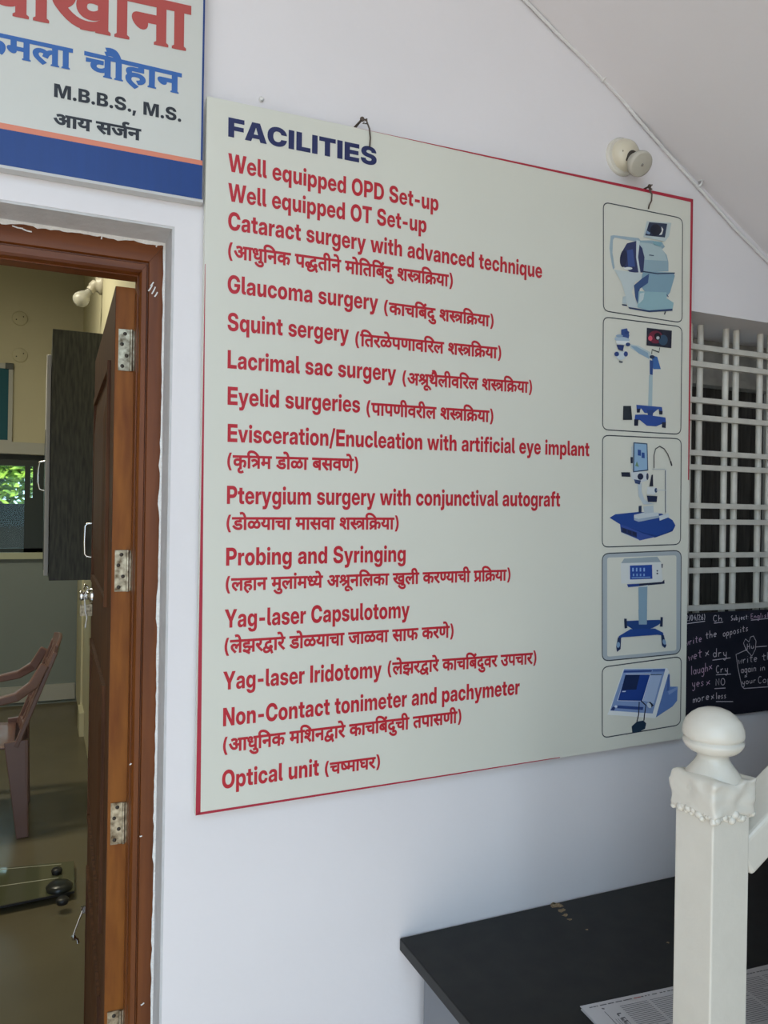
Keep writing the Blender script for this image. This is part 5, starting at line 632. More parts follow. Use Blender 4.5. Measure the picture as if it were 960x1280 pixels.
# handwriting: strokes on a unit body (x 0-1, y 0 base, 1 x-height, 2 ascender, -1 descender)
def ell(cx, cy, rx, ry, a0=0, a1=360, n=9): return [(cx+rx*math.cos(math.radians(a0+(a1-a0)*i/n)), cy+ry*math.sin(math.radians(a0+(a1-a0)*i/n))) for i in range(n+1)]
HW = {'a': [ell(.4, .5, .35, .5), [(.78, 1), (.75, .1), (.9, 0)]], 'b': [[(.1, 2), (.1, 0)], ell(.42, .5, .32, .5)], 'c': [ell(.5, .5, .4, .5, 50, 310)],
 'd': [ell(.4, .5, .35, .5), [(.78, 2), (.75, 0)]], 'e': [[(.1, .5), (.8, .55)]+ell(.45, .5, .36, .5, 10, 310)], 'f': [[(.8, 1.9), (.5, 2), (.35, 1.6), (.35, 0)], [(.05, 1), (.7, 1)]],
 'g': [ell(.4, .5, .35, .5), [(.78, 1), (.76, -.6), (.5, -.95), (.1, -.75)]], 'h': [[(.1, 2), (.1, 0)], [(.1, .6), (.4, 1), (.7, .8), (.72, 0)]], 'i': [[(.3, 1), (.3, 0)], [(.3, 1.45), (.33, 1.5)]],
 'j': [[(.5, 1), (.5, -.7), (.1, -.8)], [(.5, 1.45), (.53, 1.5)]], 'l': [[(.3, 2), (.28, .1), (.5, 0)]], 'm': [[(.05, 1), (.05, 0)], [(.05, .6), (.25, 1), (.45, .8), (.45, 0)], [(.45, .6), (.7, 1), (.9, .8), (.9, 0)]],
 'n': [[(.1, 1), (.1, 0)], [(.1, .6), (.4, 1), (.7, .8), (.72, 0)]], 'o': [ell(.42, .5, .37, .5)], 'p': [[(.1, 1), (.1, -.9)], ell(.42, .5, .32, .5)], 'r': [[(.15, 1), (.15, 0)], [(.15, .55), (.4, .95), (.7, .95)]],
 's': [[(.7, .9), (.4, 1), (.15, .75), (.4, .5), (.7, .25), (.4, 0), (.1, .1)]], 't': [[(.4, 1.7), (.4, .1), (.7, 0)], [(.05, 1.1), (.8, 1.15)]], 'u': [[(.1, 1), (.12, .2), (.4, 0), (.7, .3)], [(.72, 1), (.75, 0)]],
 'w': [[(.0, 1), (.2, 0), (.45, .8), (.65, 0), (.9, 1)]], 'x': [[(.1, 1.3), (.8, .3)], [(.1, .3), (.75, 1.4)]], 'y': [[(.1, 1), (.2, .3), (.5, .1), (.7, .4)], [(.75, 1), (.7, -.6), (.4, -.95), (.1, -.7)]],
 'C': [ell(.5, 1, .42, 1, 50, 310)], 'N': [[(.1, 0), (.1, 1.9), (.75, .1), (.75, 2)]], 'O': [ell(.45, 1, .42, 1)], 'S': [[(.75, 1.8), (.4, 2), (.1, 1.5), (.45, 1), (.75, .5), (.4, 0), (.05, .2)]], 'W': [[(0, 2), (.2, 0), (.5, 1.3), (.75, 0), (1, 2)]],
 'E': [[(.75, 2), (.1, 1.95), (.1, 0), (.8, .05)], [(.1, 1), (.65, 1.05)]], 'H': [[(.1, 2), (.1, 0)], [(.7, 2), (.7, 0)], [(.1, 1), (.7, 1)]], '2': [[(.1, 1.6), (.4, 2), (.7, 1.5), (.1, 0), (.8, .05)]], '0': [ell(.4, 1, .33, 1)],
 '4': [[(.6, 2), (.1, .8), (.85, .8)], [(.6, 1.3), (.6, 0)]], '6': [[(.65, 2), (.2, 1.1)]+ell(.4, .5, .32, .5, 150, 500)], '/': [[(.1, -.2), (.7, 2.1)]], ')': [[(.2, 2.1), (.55, 1), (.2, -.2)]], '1': [[(.4, 2), (.4, 0)]], ':': [[(.3, .2), (.33, .25)], [(.3, .9), (.33, .95)]], '-': [[(.1, .7), (.7, .7)]]}
def cp(x, y): return onY(840+x/8, 740+y/8, -.0106)
NRM = (0, 1, 0)
def hand(text, x0, y0, x1, y1, h, m=0, wd=.0017):
    n = sum(.6 if c in 'il1:/)' else 1.0 for c in text)*1.12; x = 0
    for c in text:
        wch = .6 if c in 'il1:/)' else 1.0
        if c in HW:
            for stv in HW[c]:
                pts = []
                for u, v in stv:
                    t_ = (x+u*wch)/n
                    pts.append(cp(x0+(x1-x0)*t_, y0+(y1-y0)*t_-v*h))
                cbm.ribbon(pts, wd, NRM, m)
        x += wch*1.12
def line(*pts, m=0, wd=.0017): cbm.ribbon([cp(*q) for q in pts], wd, NRM, m)
hand('12/04/26)', 125, 290, 338, 275, 27, 0); line((140, 318), (330, 292))
hand('Ch', 410, 295, 515, 287, 30); line((420, 312), (512, 300))
hand('Subject:', 590, 285, 775, 268, 24); hand('English', 788, 268, 985, 250, 25, 1); line((790, 282), (980, 262))
hand('write', 135, 540, 305, 490, 38, 1); hand('the', 335, 470, 455, 440, 36); hand('opposits', 510, 445, 770, 385, 34)
hand('wet', 165, 690, 310, 645, 45, 1); hand('x', 330, 655, 385, 635, 38); hand('dry', 410, 650, 560, 640, 42); line((405, 682), (585, 658))
hand('laugh', 190, 830, 370, 790, 44, 1); hand('x', 365, 790, 415, 775, 36, 1); hand('Cry', 440, 810, 570, 795, 36); line((440, 828), (590, 820))
hand('yes', 200, 950, 330, 935, 42, 1); hand('x', 340, 945, 395, 925, 34, 1); hand('NO', 435, 935, 540, 930, 34); line((425, 966), (535, 960))
hand('more', 210, 1110, 380, 1070, 38); hand('x', 390, 1085, 430, 1070, 34); hand('less', 440, 1070, 550, 1060, 32); line((440, 1096), (610, 1096))
line((950, 540), (835, 550)); line((740, 580), (640, 625), (660, 760), (685, 880), (700, 945), (720, 965), (1000, 945))
line((745, 590), (715, 510), (735, 470), (770, 500), (785, 450), (815, 440), (840, 490), (835, 570), (800, 640), (760, 600), (725, 540))
hand('Hu', 750, 575, 830, 560, 28)
hand('write', 665, 720, 860, 690, 40); hand('the', 900, 685, 1050, 660, 38); hand('again', 690, 810, 850, 790, 38); hand('in', 880, 790, 940, 780, 34); line((725, 850), (750, 845))
hand('your', 700, 925, 850, 905, 30); hand('Copy', 860, 915, 1050, 890, 34)
cbm.build('chalk_writing', [CHALK, CHALKP], cbo)

# ------------------------------------------------------------------ lettering
def parse(s): return [[tuple(map(float, q.split(','))) for q in c.split(' ')] for c in s.split(';')]
from mathutils.geometry import delaunay_2d_cdt
TRI = {}
def winding(x, y, cs):
    w_ = 0
    for c in cs:
        for i in range(len(c)):
            (xa, ya), (xb, yb) = c[i-1], c[i]
            if (ya <= y) != (yb <= y):
                t_ = xa+(xb-xa)*(y-ya)/(yb-ya)
                if t_ > x: w_ += 1 if yb > ya else -1
    return w_
def glyph(k):
    if k not in TRI:
        cs = parse(GLYPHS[k]); pts = [Vector(q) for c in cs for q in c]; ed = []; o = 0
        for c in cs:
            ed += [(o+i, o+(i+1) % len(c)) for i in range(len(c))]; o += len(c)
        v, e, f, *_r = delaunay_2d_cdt(pts, ed, [], 0, .01)
        out = []
        for t_ in f:
            x = sum(v[i].x for i in t_)/len(t_); y = sum(v[i].y for i in t_)/len(t_)
            if winding(x, y, cs): out.append(list(t_))
        used = sorted({i for t_ in out for i in t_}); ix = {a: b for b, a in enumerate(used)}
        slabs = []
        if k[0] == 'x':      # display lettering: slab feet under the stems
            for c in cs:
                for i in range(len(c)):
                    (xa, ya), (xb, yb) = c[i-1], c[i]
                    if abs(ya) < 45 and abs(yb) < 45 and abs(ya-yb) < 12 and 60 < abs(xa-xb) < 170:
                        l, r = min(xa, xb), max(xa, xb); y0_ = min(ya, yb)
                        slabs.append([(l-32, y0_, 0), (r+32, y0_, 0), (r+32, y0_+38, 0), (r, y0_+60, 0), (l, y0_+60, 0), (l-32, y0_+38, 0)])
        TRI[k] = [([v[i].to_3d() for i in used], [[ix[i] for i in t_] for t_ in out])]+[([Vector(q) for q in sl_], [tuple(range(6))]) for sl_ in slabs]
    return TRI[k]
def letter_line(rec, y, m, parent, name='text_line'):
    text, kind, p0, p1, h, wtot, cap, gl = rec
    O = onY(p0[0], p0[1], y); E = onY(p1[0], p1[1], y); T = onY(p0[0]+.012*h, p0[1]-h, y)
    U = (E-O)/wtot; V = (T-O)/cap
    b = MB()
    for i, g in enumerate(gl.split(' ')):
        k, gx, gy = g.rsplit(':', 2)
        for j, (vs_, fs) in enumerate(glyph(k)):
            lift = Vector((0, -.00004*(i % 4)-.0002*min(j, 1), 0))
            b.add([O+U*(v.x+float(gx))+V*(v.y+float(gy))+lift for v in vs_], fs, 0)
    o = b.build(name, m, parent)
    return o

# ------------------------------------------------------------------ facilities board
YF = -.026
fb = thing('facilities_board', 'large pale board listing eye surgeries in red letters with machine pictures', 'sign board', (0, 0, 0))
pq = [(259, 120), (866.5, 249), (856.5, 922.5), (244.5, 1019.5)]
pv = [onY(x, y, YF) for x, y in pq]
MB().prism(pv, (0, .014, 0)).build('panel', [BOARD], fb)
bd = MB(); YB1 = YF-.0003
PB = lambda px, py: onY(px, py, YB1)
bd.poly([[PB(440, 158.5), PB(866.5, 249), PB(866.2, 253.2), PB(600, 194.3)]])
bd.poly([[PB(866.5, 249), PB(863.4, 252.5), PB(861.6, 420), PB(860, 600), PB(861.3, 600), PB(864.2, 400)]])
bd.poly([[PB(244.5, 1019.5), PB(256.2, 330), PB(256.8, 330), PB(253.2, 740), PB(250.6, 1016)]])
bd.poly([[PB(244.5, 1019.5), PB(249, 1015.6), PB(560, 968.0), PB(700, 946.3), PB(700, 947.2), PB(560, 969.6)]])
bd.build('red_border', REDB, fb)
for rec in BOARD_TEXT:
    letter_line(rec, YF-.0004, NAVY if rec[1] == 'H' else RED, fb, 'heading' if rec[1] == 'H' else 'text_line')

# the five pictures: outline frame and the machine printed in it
def rrect(c, r=8, n=5):
    """rounded quad from four pixel corners TL TR BR BL"""
    out = []
    for i in range(4):
        p_, a_, b_ = Vector(c[i]), Vector(c[i-1]), Vector(c[(i+1) % 4])
        da, db = (a_-p_).normalized(), (b_-p_).normalized()
        s, e = p_+da*r, p_+db*r
        for k in range(n+1):
            t = k/n; out.append(s*(1-t)**2+p_*2*t*(1-t)+e*t*t)
    return out
ART = {}
def artmat(h):
    if h not in ART: ART[h] = mat('print_'+h, '#'+h, .45)
    return ART[h]
class Art:
    def __init__(s, ox, oy, sc): s.o = (ox, oy); s.k = sc; s.b = MB(); s.m = []; s.n = 0
    def P(s, x, y): return onY(s.o[0]+x/s.k, s.o[1]+y/s.k, YF-.0004-.00006*s.n)
    def mi(s, h):
        if h not in s.m: s.m.append(h)
        return s.m.index(h)
    def poly(s, h, *pts): s.n += 1; s.b.poly([[s.P(*q) for q in pts]], s.mi(h))
    def line(s, h, w, *pts): s.n += 1; s.b.ribbon([s.P(*q) for q in pts], w/s.k*.00185, (0, 1, 0), s.mi(h))
    def oval(s, h, cx, cy, rx, ry, a=0):
        ca, sa = math.cos(a), math.sin(a)
        s.poly(h, *[(cx+rx*math.cos(t)*ca-ry*math.sin(t)*sa, cy+rx*math.cos(t)*sa+ry*math.sin(t)*ca) for t in [2*math.pi*i/20 for i in range(20)]])
    def done(s, name, label, corners, r=8, tint=None):
        out = rrect(corners, r)
        if tint:
            inner = [(Vector(q)) for q in rrect(tint, 3)]
            b = MB(); b.poly([[onY(q.x, q.y, YF-.0002) for q in out], [onY(q.x, q.y, YF-.0002) for q in inner]]); b.build('tinted_edge', artmat('a7b0b4'), fb)
        fo = s.b.build(name, [artmat(h) for h in s.m], fb); fo['label'] = label
        b = MB(); b.ribbon([onY(q.x, q.y, YF-.0003) for q in out], .0022, (0, 1, 0), closed=True); b.build('picture_outline', artmat('383d44'), fo)
A = Art(740, 240, 6.857)
A.poly('9cb0ba', (160, 375), (185, 370), (400, 395), (420, 420), (405, 430), (195, 390), (180, 410), (175, 520), (195, 650), (180, 665), (160, 560), (150, 480))
A.poly('8fa9b4', (390, 415), (510, 415), (600, 430), (625, 470), (600, 490), (640, 540), (655, 600), (655, 680), (440, 690), (430, 560))
A.poly('a9bdc0', (400, 430), (580, 450), (625, 530), (645, 590), (440, 580))
A.poly('2c3660', (300, 440), (380, 420), (430, 480), (450, 560), (440, 690), (330, 690), (250, 620), (240, 560), (270, 490))
A.oval('1e2648', 270, 570, 30, 75, .1)
A.poly('39508a', (300, 500), (350, 490), (370, 640), (310, 640))
A.poly('c4d0d2', (380, 410), (410, 420), (395, 560), (415, 690), (400, 700), (378, 560))
A.poly('7fa0b0', (440, 680), (700, 690), (710, 720), (670, 860), (640, 900), (450, 850), (400, 780))
A.line('2a3c58', 10, (430, 680), (560, 700), (710, 695))
A.poly('c0cccc', (190, 665), (300, 680), (430, 700), (425, 750), (370, 770), (340, 860), (400, 990), (310, 990), (290, 900), (250, 770))
A.poly('33507e', (360, 800), (430, 740), (490, 700), (480, 780), (410, 830), (390, 960), (370, 900))
A.poly('90b4bc', (400, 850), (640, 860), (640, 910), (700, 950), (690, 1010), (490, 1020), (390, 990))
A.poly('bccccc', (410, 870), (450, 860), (440, 920), (400, 960))
A.poly('2a4068', (310, 985), (490, 1015), (690, 1000), (690, 1018), (490, 1030), (320, 1000))
A.poly('b6c6c8', (265, 900), (290, 890), (300, 960), (260, 955)); A.poly('2a3a5c', (255, 960), (300, 965), (300, 978), (260, 972))
A.poly('b9c6c6', (470, 250), (680, 265), (660, 380), (625, 425), (440, 385))
A.poly('27324c', (490, 258), (645, 272), (625, 390), (455, 372))
A.oval('10162a', 545, 325, 45, 50); A.poly('d8dcd8', (595, 295), (612, 320), (600, 365), (575, 370), (598, 335)); A.poly('7f98b4', (470, 330), (500, 350), (490, 365), (465, 355))
A.poly('7ba4b0', (520, 420), (600, 430), (590, 470), (530, 450)); A.line('32466a', 8, (640, 880), (655, 900)); A.line('3a3c44', 12, (630, 1025), (620, 1050))
A.oval('dfe4e2', 310, 655, 36, 12); A.line('44546c', 7, (490, 540), (530, 545))
A.done('machine_picture', 'printed picture of a grey-green eye testing machine with tilted screen', [(754.2, 252.5), (853.3, 273), (852.6, 403.5), (754.3, 388.5)])
A = Art(740, 390, 6.857)
A.poly('b6c6c8', (325, 275), (400, 290), (500, 345), (510, 375), (490, 405), (330, 310))
A.poly('8aa6ba', (330, 290), (380, 295), (480, 350), (490, 400), (400, 355))
A.poly('3a67a4', (510, 370), (560, 385), (590, 490), (525, 490)); A.oval('22304e', 515, 385, 22, 16)
A.poly('2c4a86', (495, 410), (525, 420), (520, 540), (495, 535))
A.poly('a8bcc2', (490, 540), (520, 540), (515, 830), (480, 830))
A.poly('2e4f96', (380, 795), (600, 815), (605, 870), (580, 880), (570, 830), (520, 870), (450, 865), (420, 825), (405, 860), (385, 860))
A.poly('28457e', (470, 840), (530, 840), (520, 890), (480, 890))
A.poly('2b4c96', (370, 880), (450, 878), (630, 905), (635, 950), (600, 960), (550, 980), (470, 975), (410, 925), (365, 930))
A.poly('1c2238', (362, 920), (398, 922), (395, 975), (362, 975)); A.poly('1c2238', (600, 945), (634, 945), (632, 995), (600, 990)); A.poly('1c2238', (385, 830), (412, 830), (410, 862), (384, 862)); A.poly('1c2238', (575, 845), (605, 850), (603, 880), (575, 875))
A.poly('232c34', (268, 805), (335, 805), (345, 925), (266, 925))
A.poly('1a1e30', (470, 135), (685, 160), (680, 310), (468, 285))
A.oval('6e2238', 545, 215, 62, 55, .1); A.oval('d4566a', 500, 225, 18, 22); A.oval('2e4a62', 610, 240, 40, 45); A.oval('10131e', 562, 210, 28, 32); A.oval('b8bcc0', 565, 222, 14, 14)
A.line('2c3038', 9, (580, 305), (575, 345), (515, 322), (512, 360))
A.poly('35508c', (250, 150), (300, 140), (320, 200), (310, 240), (250, 220)); A.oval('a9bccb', 258, 235, 65, 22, .1); A.poly('dde2e2', (205, 245), (320, 250), (300, 285), (210, 270))
A.poly('22346c', (210, 280), (275, 285), (265, 335), (225, 320)); A.oval('24386e', 308, 278, 20, 16); A.poly('c4d0d4', (215, 335), (290, 340), (280, 400), (240, 415), (210, 390)); A.oval('2c4480', 212, 360, 20, 20); A.oval('2c4480', 290, 360, 18, 22); A.poly('3a4658', (230, 420), (265, 424), (262, 436), (235, 432))
A.oval('2c4480', 300, 175, 20, 12); A.oval('8fa6bc', 235, 205, 30, 12)
A.done('machine_picture', 'printed picture of a wheeled surgical microscope with long arm', [(754.2, 396), (852.6, 408.5), (851, 543), (753.2, 537)])
A = Art(740, 540, 6.857)
A.poly('24468e', (150, 735), (200, 705), (400, 685), (600, 700), (690, 755), (715, 800), (690, 850), (560, 890), (470, 870), (230, 785))
A.poly('1c3a7c', (230, 785), (470, 870), (560, 890), (690, 850), (712, 810), (640, 870), (540, 905), (440, 890))
A.poly('39529a', (240, 790), (300, 810), (440, 870), (540, 900), (410, 930), (250, 865)); A.poly('2a3866', (250, 815), (385, 860), (385, 905), (250, 860)); A.line('c8d0d4', 6, (250, 862), (400, 925))
for i_ in range(3): A.poly('1e2848', (265+i_*42, 825+i_*14), (295+i_*42, 836+i_*14), (295+i_*42, 866+i_*14), (265+i_*42, 855+i_*14))
A.poly('c3ccd0', (360, 710), (450, 690), (570, 690), (575, 730), (400, 770), (360, 750)); A.poly('9aaaba', (360, 735), (400, 745), (575, 715), (575, 735), (400, 770), (360, 755))
A.poly('b4c0c6', (440, 640), (525, 630), (530, 690), (450, 700)); A.poly('22304e', (400, 635), (425, 630), (425, 690), (400, 690))
A.poly('b9c5cc', (390, 440), (425, 440), (425, 510), (450, 580), (490, 605), (540, 620), (440, 620), (400, 550))
A.poly('c9d0d2', (335, 340), (470, 340), (490, 370), (470, 415), (400, 440), (340, 400)); A.poly('20263a', (250, 345), (325, 345), (330, 385), (255, 382)); A.oval('1d2742', 415, 382, 25, 28); A.oval('39435c', 475, 382, 10, 30)
A.poly('3c4c72', (360, 405), (420, 415), (410, 450), (370, 440))
A.poly('39506e', (355, 88), (475, 98), (482, 330), (352, 345)); A.poly('8fb0cc', (364, 98), (468, 106), (474, 322), (362, 335)); A.poly('2c4f92', (392, 150), (420, 155), (420, 205), (392, 200)); A.poly('2c4f92', (425, 175), (450, 178), (452, 225), (425, 222)); A.poly('6f8f6c', (370, 290), (385, 250), (402, 300)); A.poly('c6ced0', (338, 130), (352, 110), (350, 335), (338, 310)); A.poly('222c40', (330, 215), (350, 215), (350, 268), (332, 268))
A.line('2c3038', 8, (532, 310), (532, 200), (545, 145), (580, 122), (620, 145), (650, 190), (680, 270), (684, 290)); A.line('22262e', 14, (674, 250), (684, 290))
A.poly('23283a', (510, 370), (522, 365), (525, 465), (492, 465)); A.poly('d2d8d8', (475, 470), (550, 475), (540, 540), (470, 535)); A.poly('222c48', (470, 545), (560, 550), (555, 600), (480, 600)); A.oval('30486e', 548, 500, 12, 20)
A.line('b9c0c2', 7, (515, 318), (625, 320)); A.line('c6ccce', 14, (632, 320), (632, 690)); A.line('4a5060', 6, (628, 330), (630, 690)); A.line('c6ccce', 7, (550, 498), (630, 500)); A.poly('c9d2d6', (575, 720), (655, 695), (660, 730), (580, 760))
A.done('machine_picture', 'printed picture of a white laser instrument on a blue table', [(753.2, 544), (851.6, 548.5), (850.6, 680.5), (752.8, 684)])
A = Art(740, 680, 6.857)
A.poly('9ba8ae', (275, 125), (560, 108), (595, 160), (250, 165)); A.poly('d4d8d6', (245, 165), (590, 155), (605, 290), (600, 325), (250, 340)); A.poly('27499a', (325, 185), (515, 178), (518, 298), (326, 305))
for i_ in range(4): A.poly('8fb0d8', (345+i_*32, 205), (357+i_*32, 204), (357+i_*32, 235), (345+i_*32, 236)); A.poly('7fa4d0', (350+i_*30, 255), (362+i_*30, 254), (362+i_*30, 275), (350+i_*30, 276))
A.poly('7ea0ce', (340, 286), (500, 280), (500, 288), (340, 294)); A.oval('3a4454', 560, 230, 7, 7); A.oval('3a4454', 560, 253, 8, 7); A.poly('4a5160', (595, 170), (607, 170), (605, 205), (597, 205))
A.poly('2b4488', (300, 345), (405, 340), (405, 362), (310, 370)); A.poly('232a42', (405, 340), (600, 325), (620, 305), (622, 340), (405, 362)); A.poly('cdd4d4', (405, 362), (480, 352), (475, 372), (410, 376))
A.poly('84a0b2', (398, 370), (475, 365), (470, 690), (402, 690))
A.poly('24447e', (290, 660), (400, 655), (580, 650), (600, 670), (560, 700), (520, 720), (470, 735), (350, 730), (300, 700)); A.poly('84a0b2', (398, 560), (473, 560), (470, 690), (402, 690))
A.poly('27324c', (275, 640), (297, 640), (303, 720), (280, 725)); A.poly('27324c', (588, 625), (608, 628), (605, 710), (582, 708))
A.poly('24468a', (330, 730), (540, 725), (610, 760), (612, 785), (560, 778), (260, 800), (225, 815), (230, 790))
A.poly('22345a', (222, 800), (250, 805), (245, 900), (215, 925), (208, 880)); A.poly('22345a', (592, 780), (615, 780), (638, 870), (625, 893), (600, 870)); A.oval('86a2bc', 225, 865, 15, 25, .1); A.oval('86a2bc', 620, 840, 14, 24, -.3)
A.done('machine_picture', 'printed picture of a monitor unit on a blue wheeled stand', [(752.8, 692), (851.6, 688), (850.6, 817), (752.8, 826.5)], 9, [(759, 697), (845.5, 694), (845.5, 813), (759, 821)])
A = Art(740, 800, 6.857)
A.poly('5d7cb4', (545, 665), (650, 290), (665, 290), (670, 400), (735, 400), (730, 520), (690, 570))
A.poly('7f98c4', (650, 440), (735, 400), (735, 420), (660, 470)); A.poly('47639c', (650, 300), (668, 300), (660, 430), (640, 440))
A.poly('dfe3e2', (270, 245), (645, 240), (660, 270), (545, 670), (130, 640), (150, 600)); A.poly('7e96c0', (275, 250), (630, 245), (520, 630), (155, 605))
A.poly('2f4684', (275, 262), (515, 258), (510, 272), (270, 280)); A.poly('5670a6', (520, 252), (625, 248), (622, 270), (518, 272))
A.poly('d2dae2', (290, 290), (505, 288), (435, 525), (215, 522)); A.poly('a6b8d4', (505, 292), (600, 290), (530, 545), (440, 520)); A.poly('1f3f88', (287, 296), (498, 296), (430, 522), (222, 518)); A.poly('192a50', (287, 300), (410, 300), (380, 425), (255, 430)); A.poly('c9d2de', (260, 438), (290, 436), (288, 444), (258, 446))
A.poly('2f4884', (220, 560), (440, 575), (435, 600), (215, 585)); A.oval('d5dce4', 205, 570, 12, 10)
A.poly('26386e', (180, 570), (160, 600), (190, 605), (200, 580)); A.poly('202838', (475, 535), (500, 530), (530, 560), (505, 580)); A.oval('c0ccd6', 490, 560, 16, 26, -.5)
A.line('23283a', 10, (405, 530), (400, 640), (385, 700)); A.line('23283a', 10, (420, 520), (462, 560), (450, 640), (445, 690))
A.poly('1f3448', (340, 740), (385, 700), (440, 690), (465, 715), (455, 760), (400, 790), (345, 795)); A.line('1c3858', 6, (500, 298), (600, 296))
A.done('machine_picture', 'printed picture of a blue and white desktop console with screen', [(752.8, 834), (851.6, 820.5), (850.6, 906), (752.8, 922.5)])
# wire hooks that hold the board
for px, py, lab in ((455, 158, 'bent wire hook near the middle of the board top edge'), (812, 240, 'bent wire hook at the right end of the board top edge')):
    c = onY(px, py, YF)
    o = thing('wire_hook', lab, 'wire hook', c, 0, 'wire hooks over the board')
    k_ = MB()
    if px == 455:
        k_.tube([(-.012, .026, .004), (-.006, .004, .010), (.004, -.004, .012), (.004, -.004, .004), (-.004, -.005, .002), (.002, -.005, .010), (.009, -.004, -.004), (.011, -.004, -.02), (.010, -.004, -.036)], .0016, 6)
    else:
        k_.tube([(-.002, .026, .008), (0, .006, .012), (.004, -.002, .006), (-.004, -.004, .002), (-.004, -.004, .012), (.003, -.004, .014)], .0016, 6); k_.tube([(-.004, -.004, .002), (.003, -.004, -.006), (.002, -.004, -.02), (-.004, -.004, -.030), (-.006, -.004, -.038)], .0016, 6)
    k_.build('wire', WIRE, o)
    MB().lathe((-.006, .0255, .009), (0, -1, 0), [(0, .002), (.03, .002), (.031, .0045), (.033, .004)], 10).build('nail', WIRE, o)

# ------------------------------------------------------------------ name board (upper left)
YS = -.020
nbd = thing('name_board', 'white and blue clinic name board hanging above the doorway', 'sign board', (0, 0, 0))
Q = lambda px, py, k=0: onY(px, py, YS-.0003-.0001*k)
xr2 = Q(254.5, 120).x; zb_ = Q(253, 251).z; zbl = Q(0, 208).z
x_l = -.80; z_top = 2.72
MB().box((x_l, YS, zb_), (xr2, -.001, z_top)).build('panel', [SIGNW], nbd)
def zline(px, py, px2, py2):
    a, b = Q(px, py), Q(px2, py2); s = (b.z-a.z)/(b.x-a.x)
    return lambda x: a.z+s*(x-a.x)
l1, l2, l3 = zline(0, 153, 251, 200.5), zline(0, 160.5, 251, 206.5), zline(0, 206.5, 253, 249.5)
def band(fa, fb_, k): return [(x_l, YS-.0003-.0001*k, fa(x_l)), (xr2, YS-.0003-.0001*k, fa(xr2)), (xr2, YS-.0003-.0001*k, fb_(xr2)), (x_l, YS-.0003-.0001*k, fb_(x_l))]
MB().poly([band(l1, l2, 0)]).build('orange_stripe', ORANGE, nbd)
bb = MB(); bb.poly([band(l2, l3, 1)]); xb = Q(250.8, 200).x
bb.poly([[(xb, YS-.0005, l1(xb)), (xr2, YS-.0005, l1(xr2)), (xr2, YS-.0005, z_top), (xb, YS-.0005, z_top)]])
bb.build('blue_border', BLUE, nbd)
al = MB(); al.box((x_l, YS-.001, zb_-.003), (xr2+.002, -.001, zb_+.0015)); al.build('edge_strip', GREYAL, nbd)
for rec in SIGN_TEXT:
    m = {'दवाखाना': REDT, 'कमला': BLUET, 'चौहान': BLUET}.get(rec[0], BLACKP)
    letter_line(rec, YS-.0004, m, nbd)

# ------------------------------------------------------------------ lamp holder, cable, screw
c = onY(776, 197, 0)
lh = thing('lamp_holder', 'ivory round lamp holder without bulb on the wall above the board', 'lamp holder', c)
MB().lathe((0, 0, 0), (0, -1, 0), [(0, .040), (.006, .040), (.008, .037)], 32).build('mounting_plate', WPAINT, lh)
MB().lathe((.004, -.008, .002), (0, -1, 0), [(0, .034), (.007, .033), (.015, .028), (.021, .019), (.022, .004)], 32).build('dome', IVORY, lh)
MB().lathe((-.014, -.024, .0), (-.3, -1, 0), [(0, .0036), (.004, .0036), (.0045, .001)], 12).build('screw', STEEL, lh)
dv = Vector((.0, -.72, -.55)).normalized(); o0 = Vector((.008, -.014, -.004))
MB().lathe(o0, dv, [(0, .017), (.018, .017), (.019, .014), (.024, .014)], 24).build('neck', SCREW, lh)
MB().lathe(o0+dv*.022, dv, [(0, .016), (.006, .018), (.012, .018), (.016, .025), (.024, .0262), (.030, .025), (.031, .022), (.0315, .002)], 32).build('socket_cap', IVORYD, lh)
MB().lathe(o0+dv*.0535, dv, [(0, .003), (.0015, .003)], 10).build('terminal', CHROME, lh)

cb = thing('cable', 'white cable clipped along the joint of wall and sloping soffit', 'cable', (0, 0, 0))
pts = [(x, -.0055, sz(x)-.007) for x in (.45, .6, .75)]+[onY(px, py, -.0055) for px, py in ((660, 4), (695, 40), (725, 69), (755, 100), (778, 125), (800, 152), (835, 192), (872, 233), (895, 259), (920, 287), (957, 324))]+[(x, -.0055, sz(x)-.008) for x in (1.7, 2.0, 2.3)]
MB().tube(pts, .0036, 8).build('wire', CABLEM, cb)
for px, py in ((755, 97), (874, 231), (640, -20)):
    q_ = onY(px, py, -.006)
    k_ = MB(); k_.tube([(q_.x-.002, -.001, q_.z-.006), (q_.x-.001, -.013, q_.z-.003), (q_.x+.002, -.013, q_.z+.006), (q_.x+.003, -.001, q_.z+.010)], .003, 8); k_.build('clip', CABLEM, cb)
c = onY(326, 125, 0)
tag(MB().lathe(c, (0, -1, 0), [(.0, .004), (.004, .0045), (.006, .003)], 10).build('wall_screw', PLAST), 'tiny white screw in the wall above the heading of the board', 'screw')

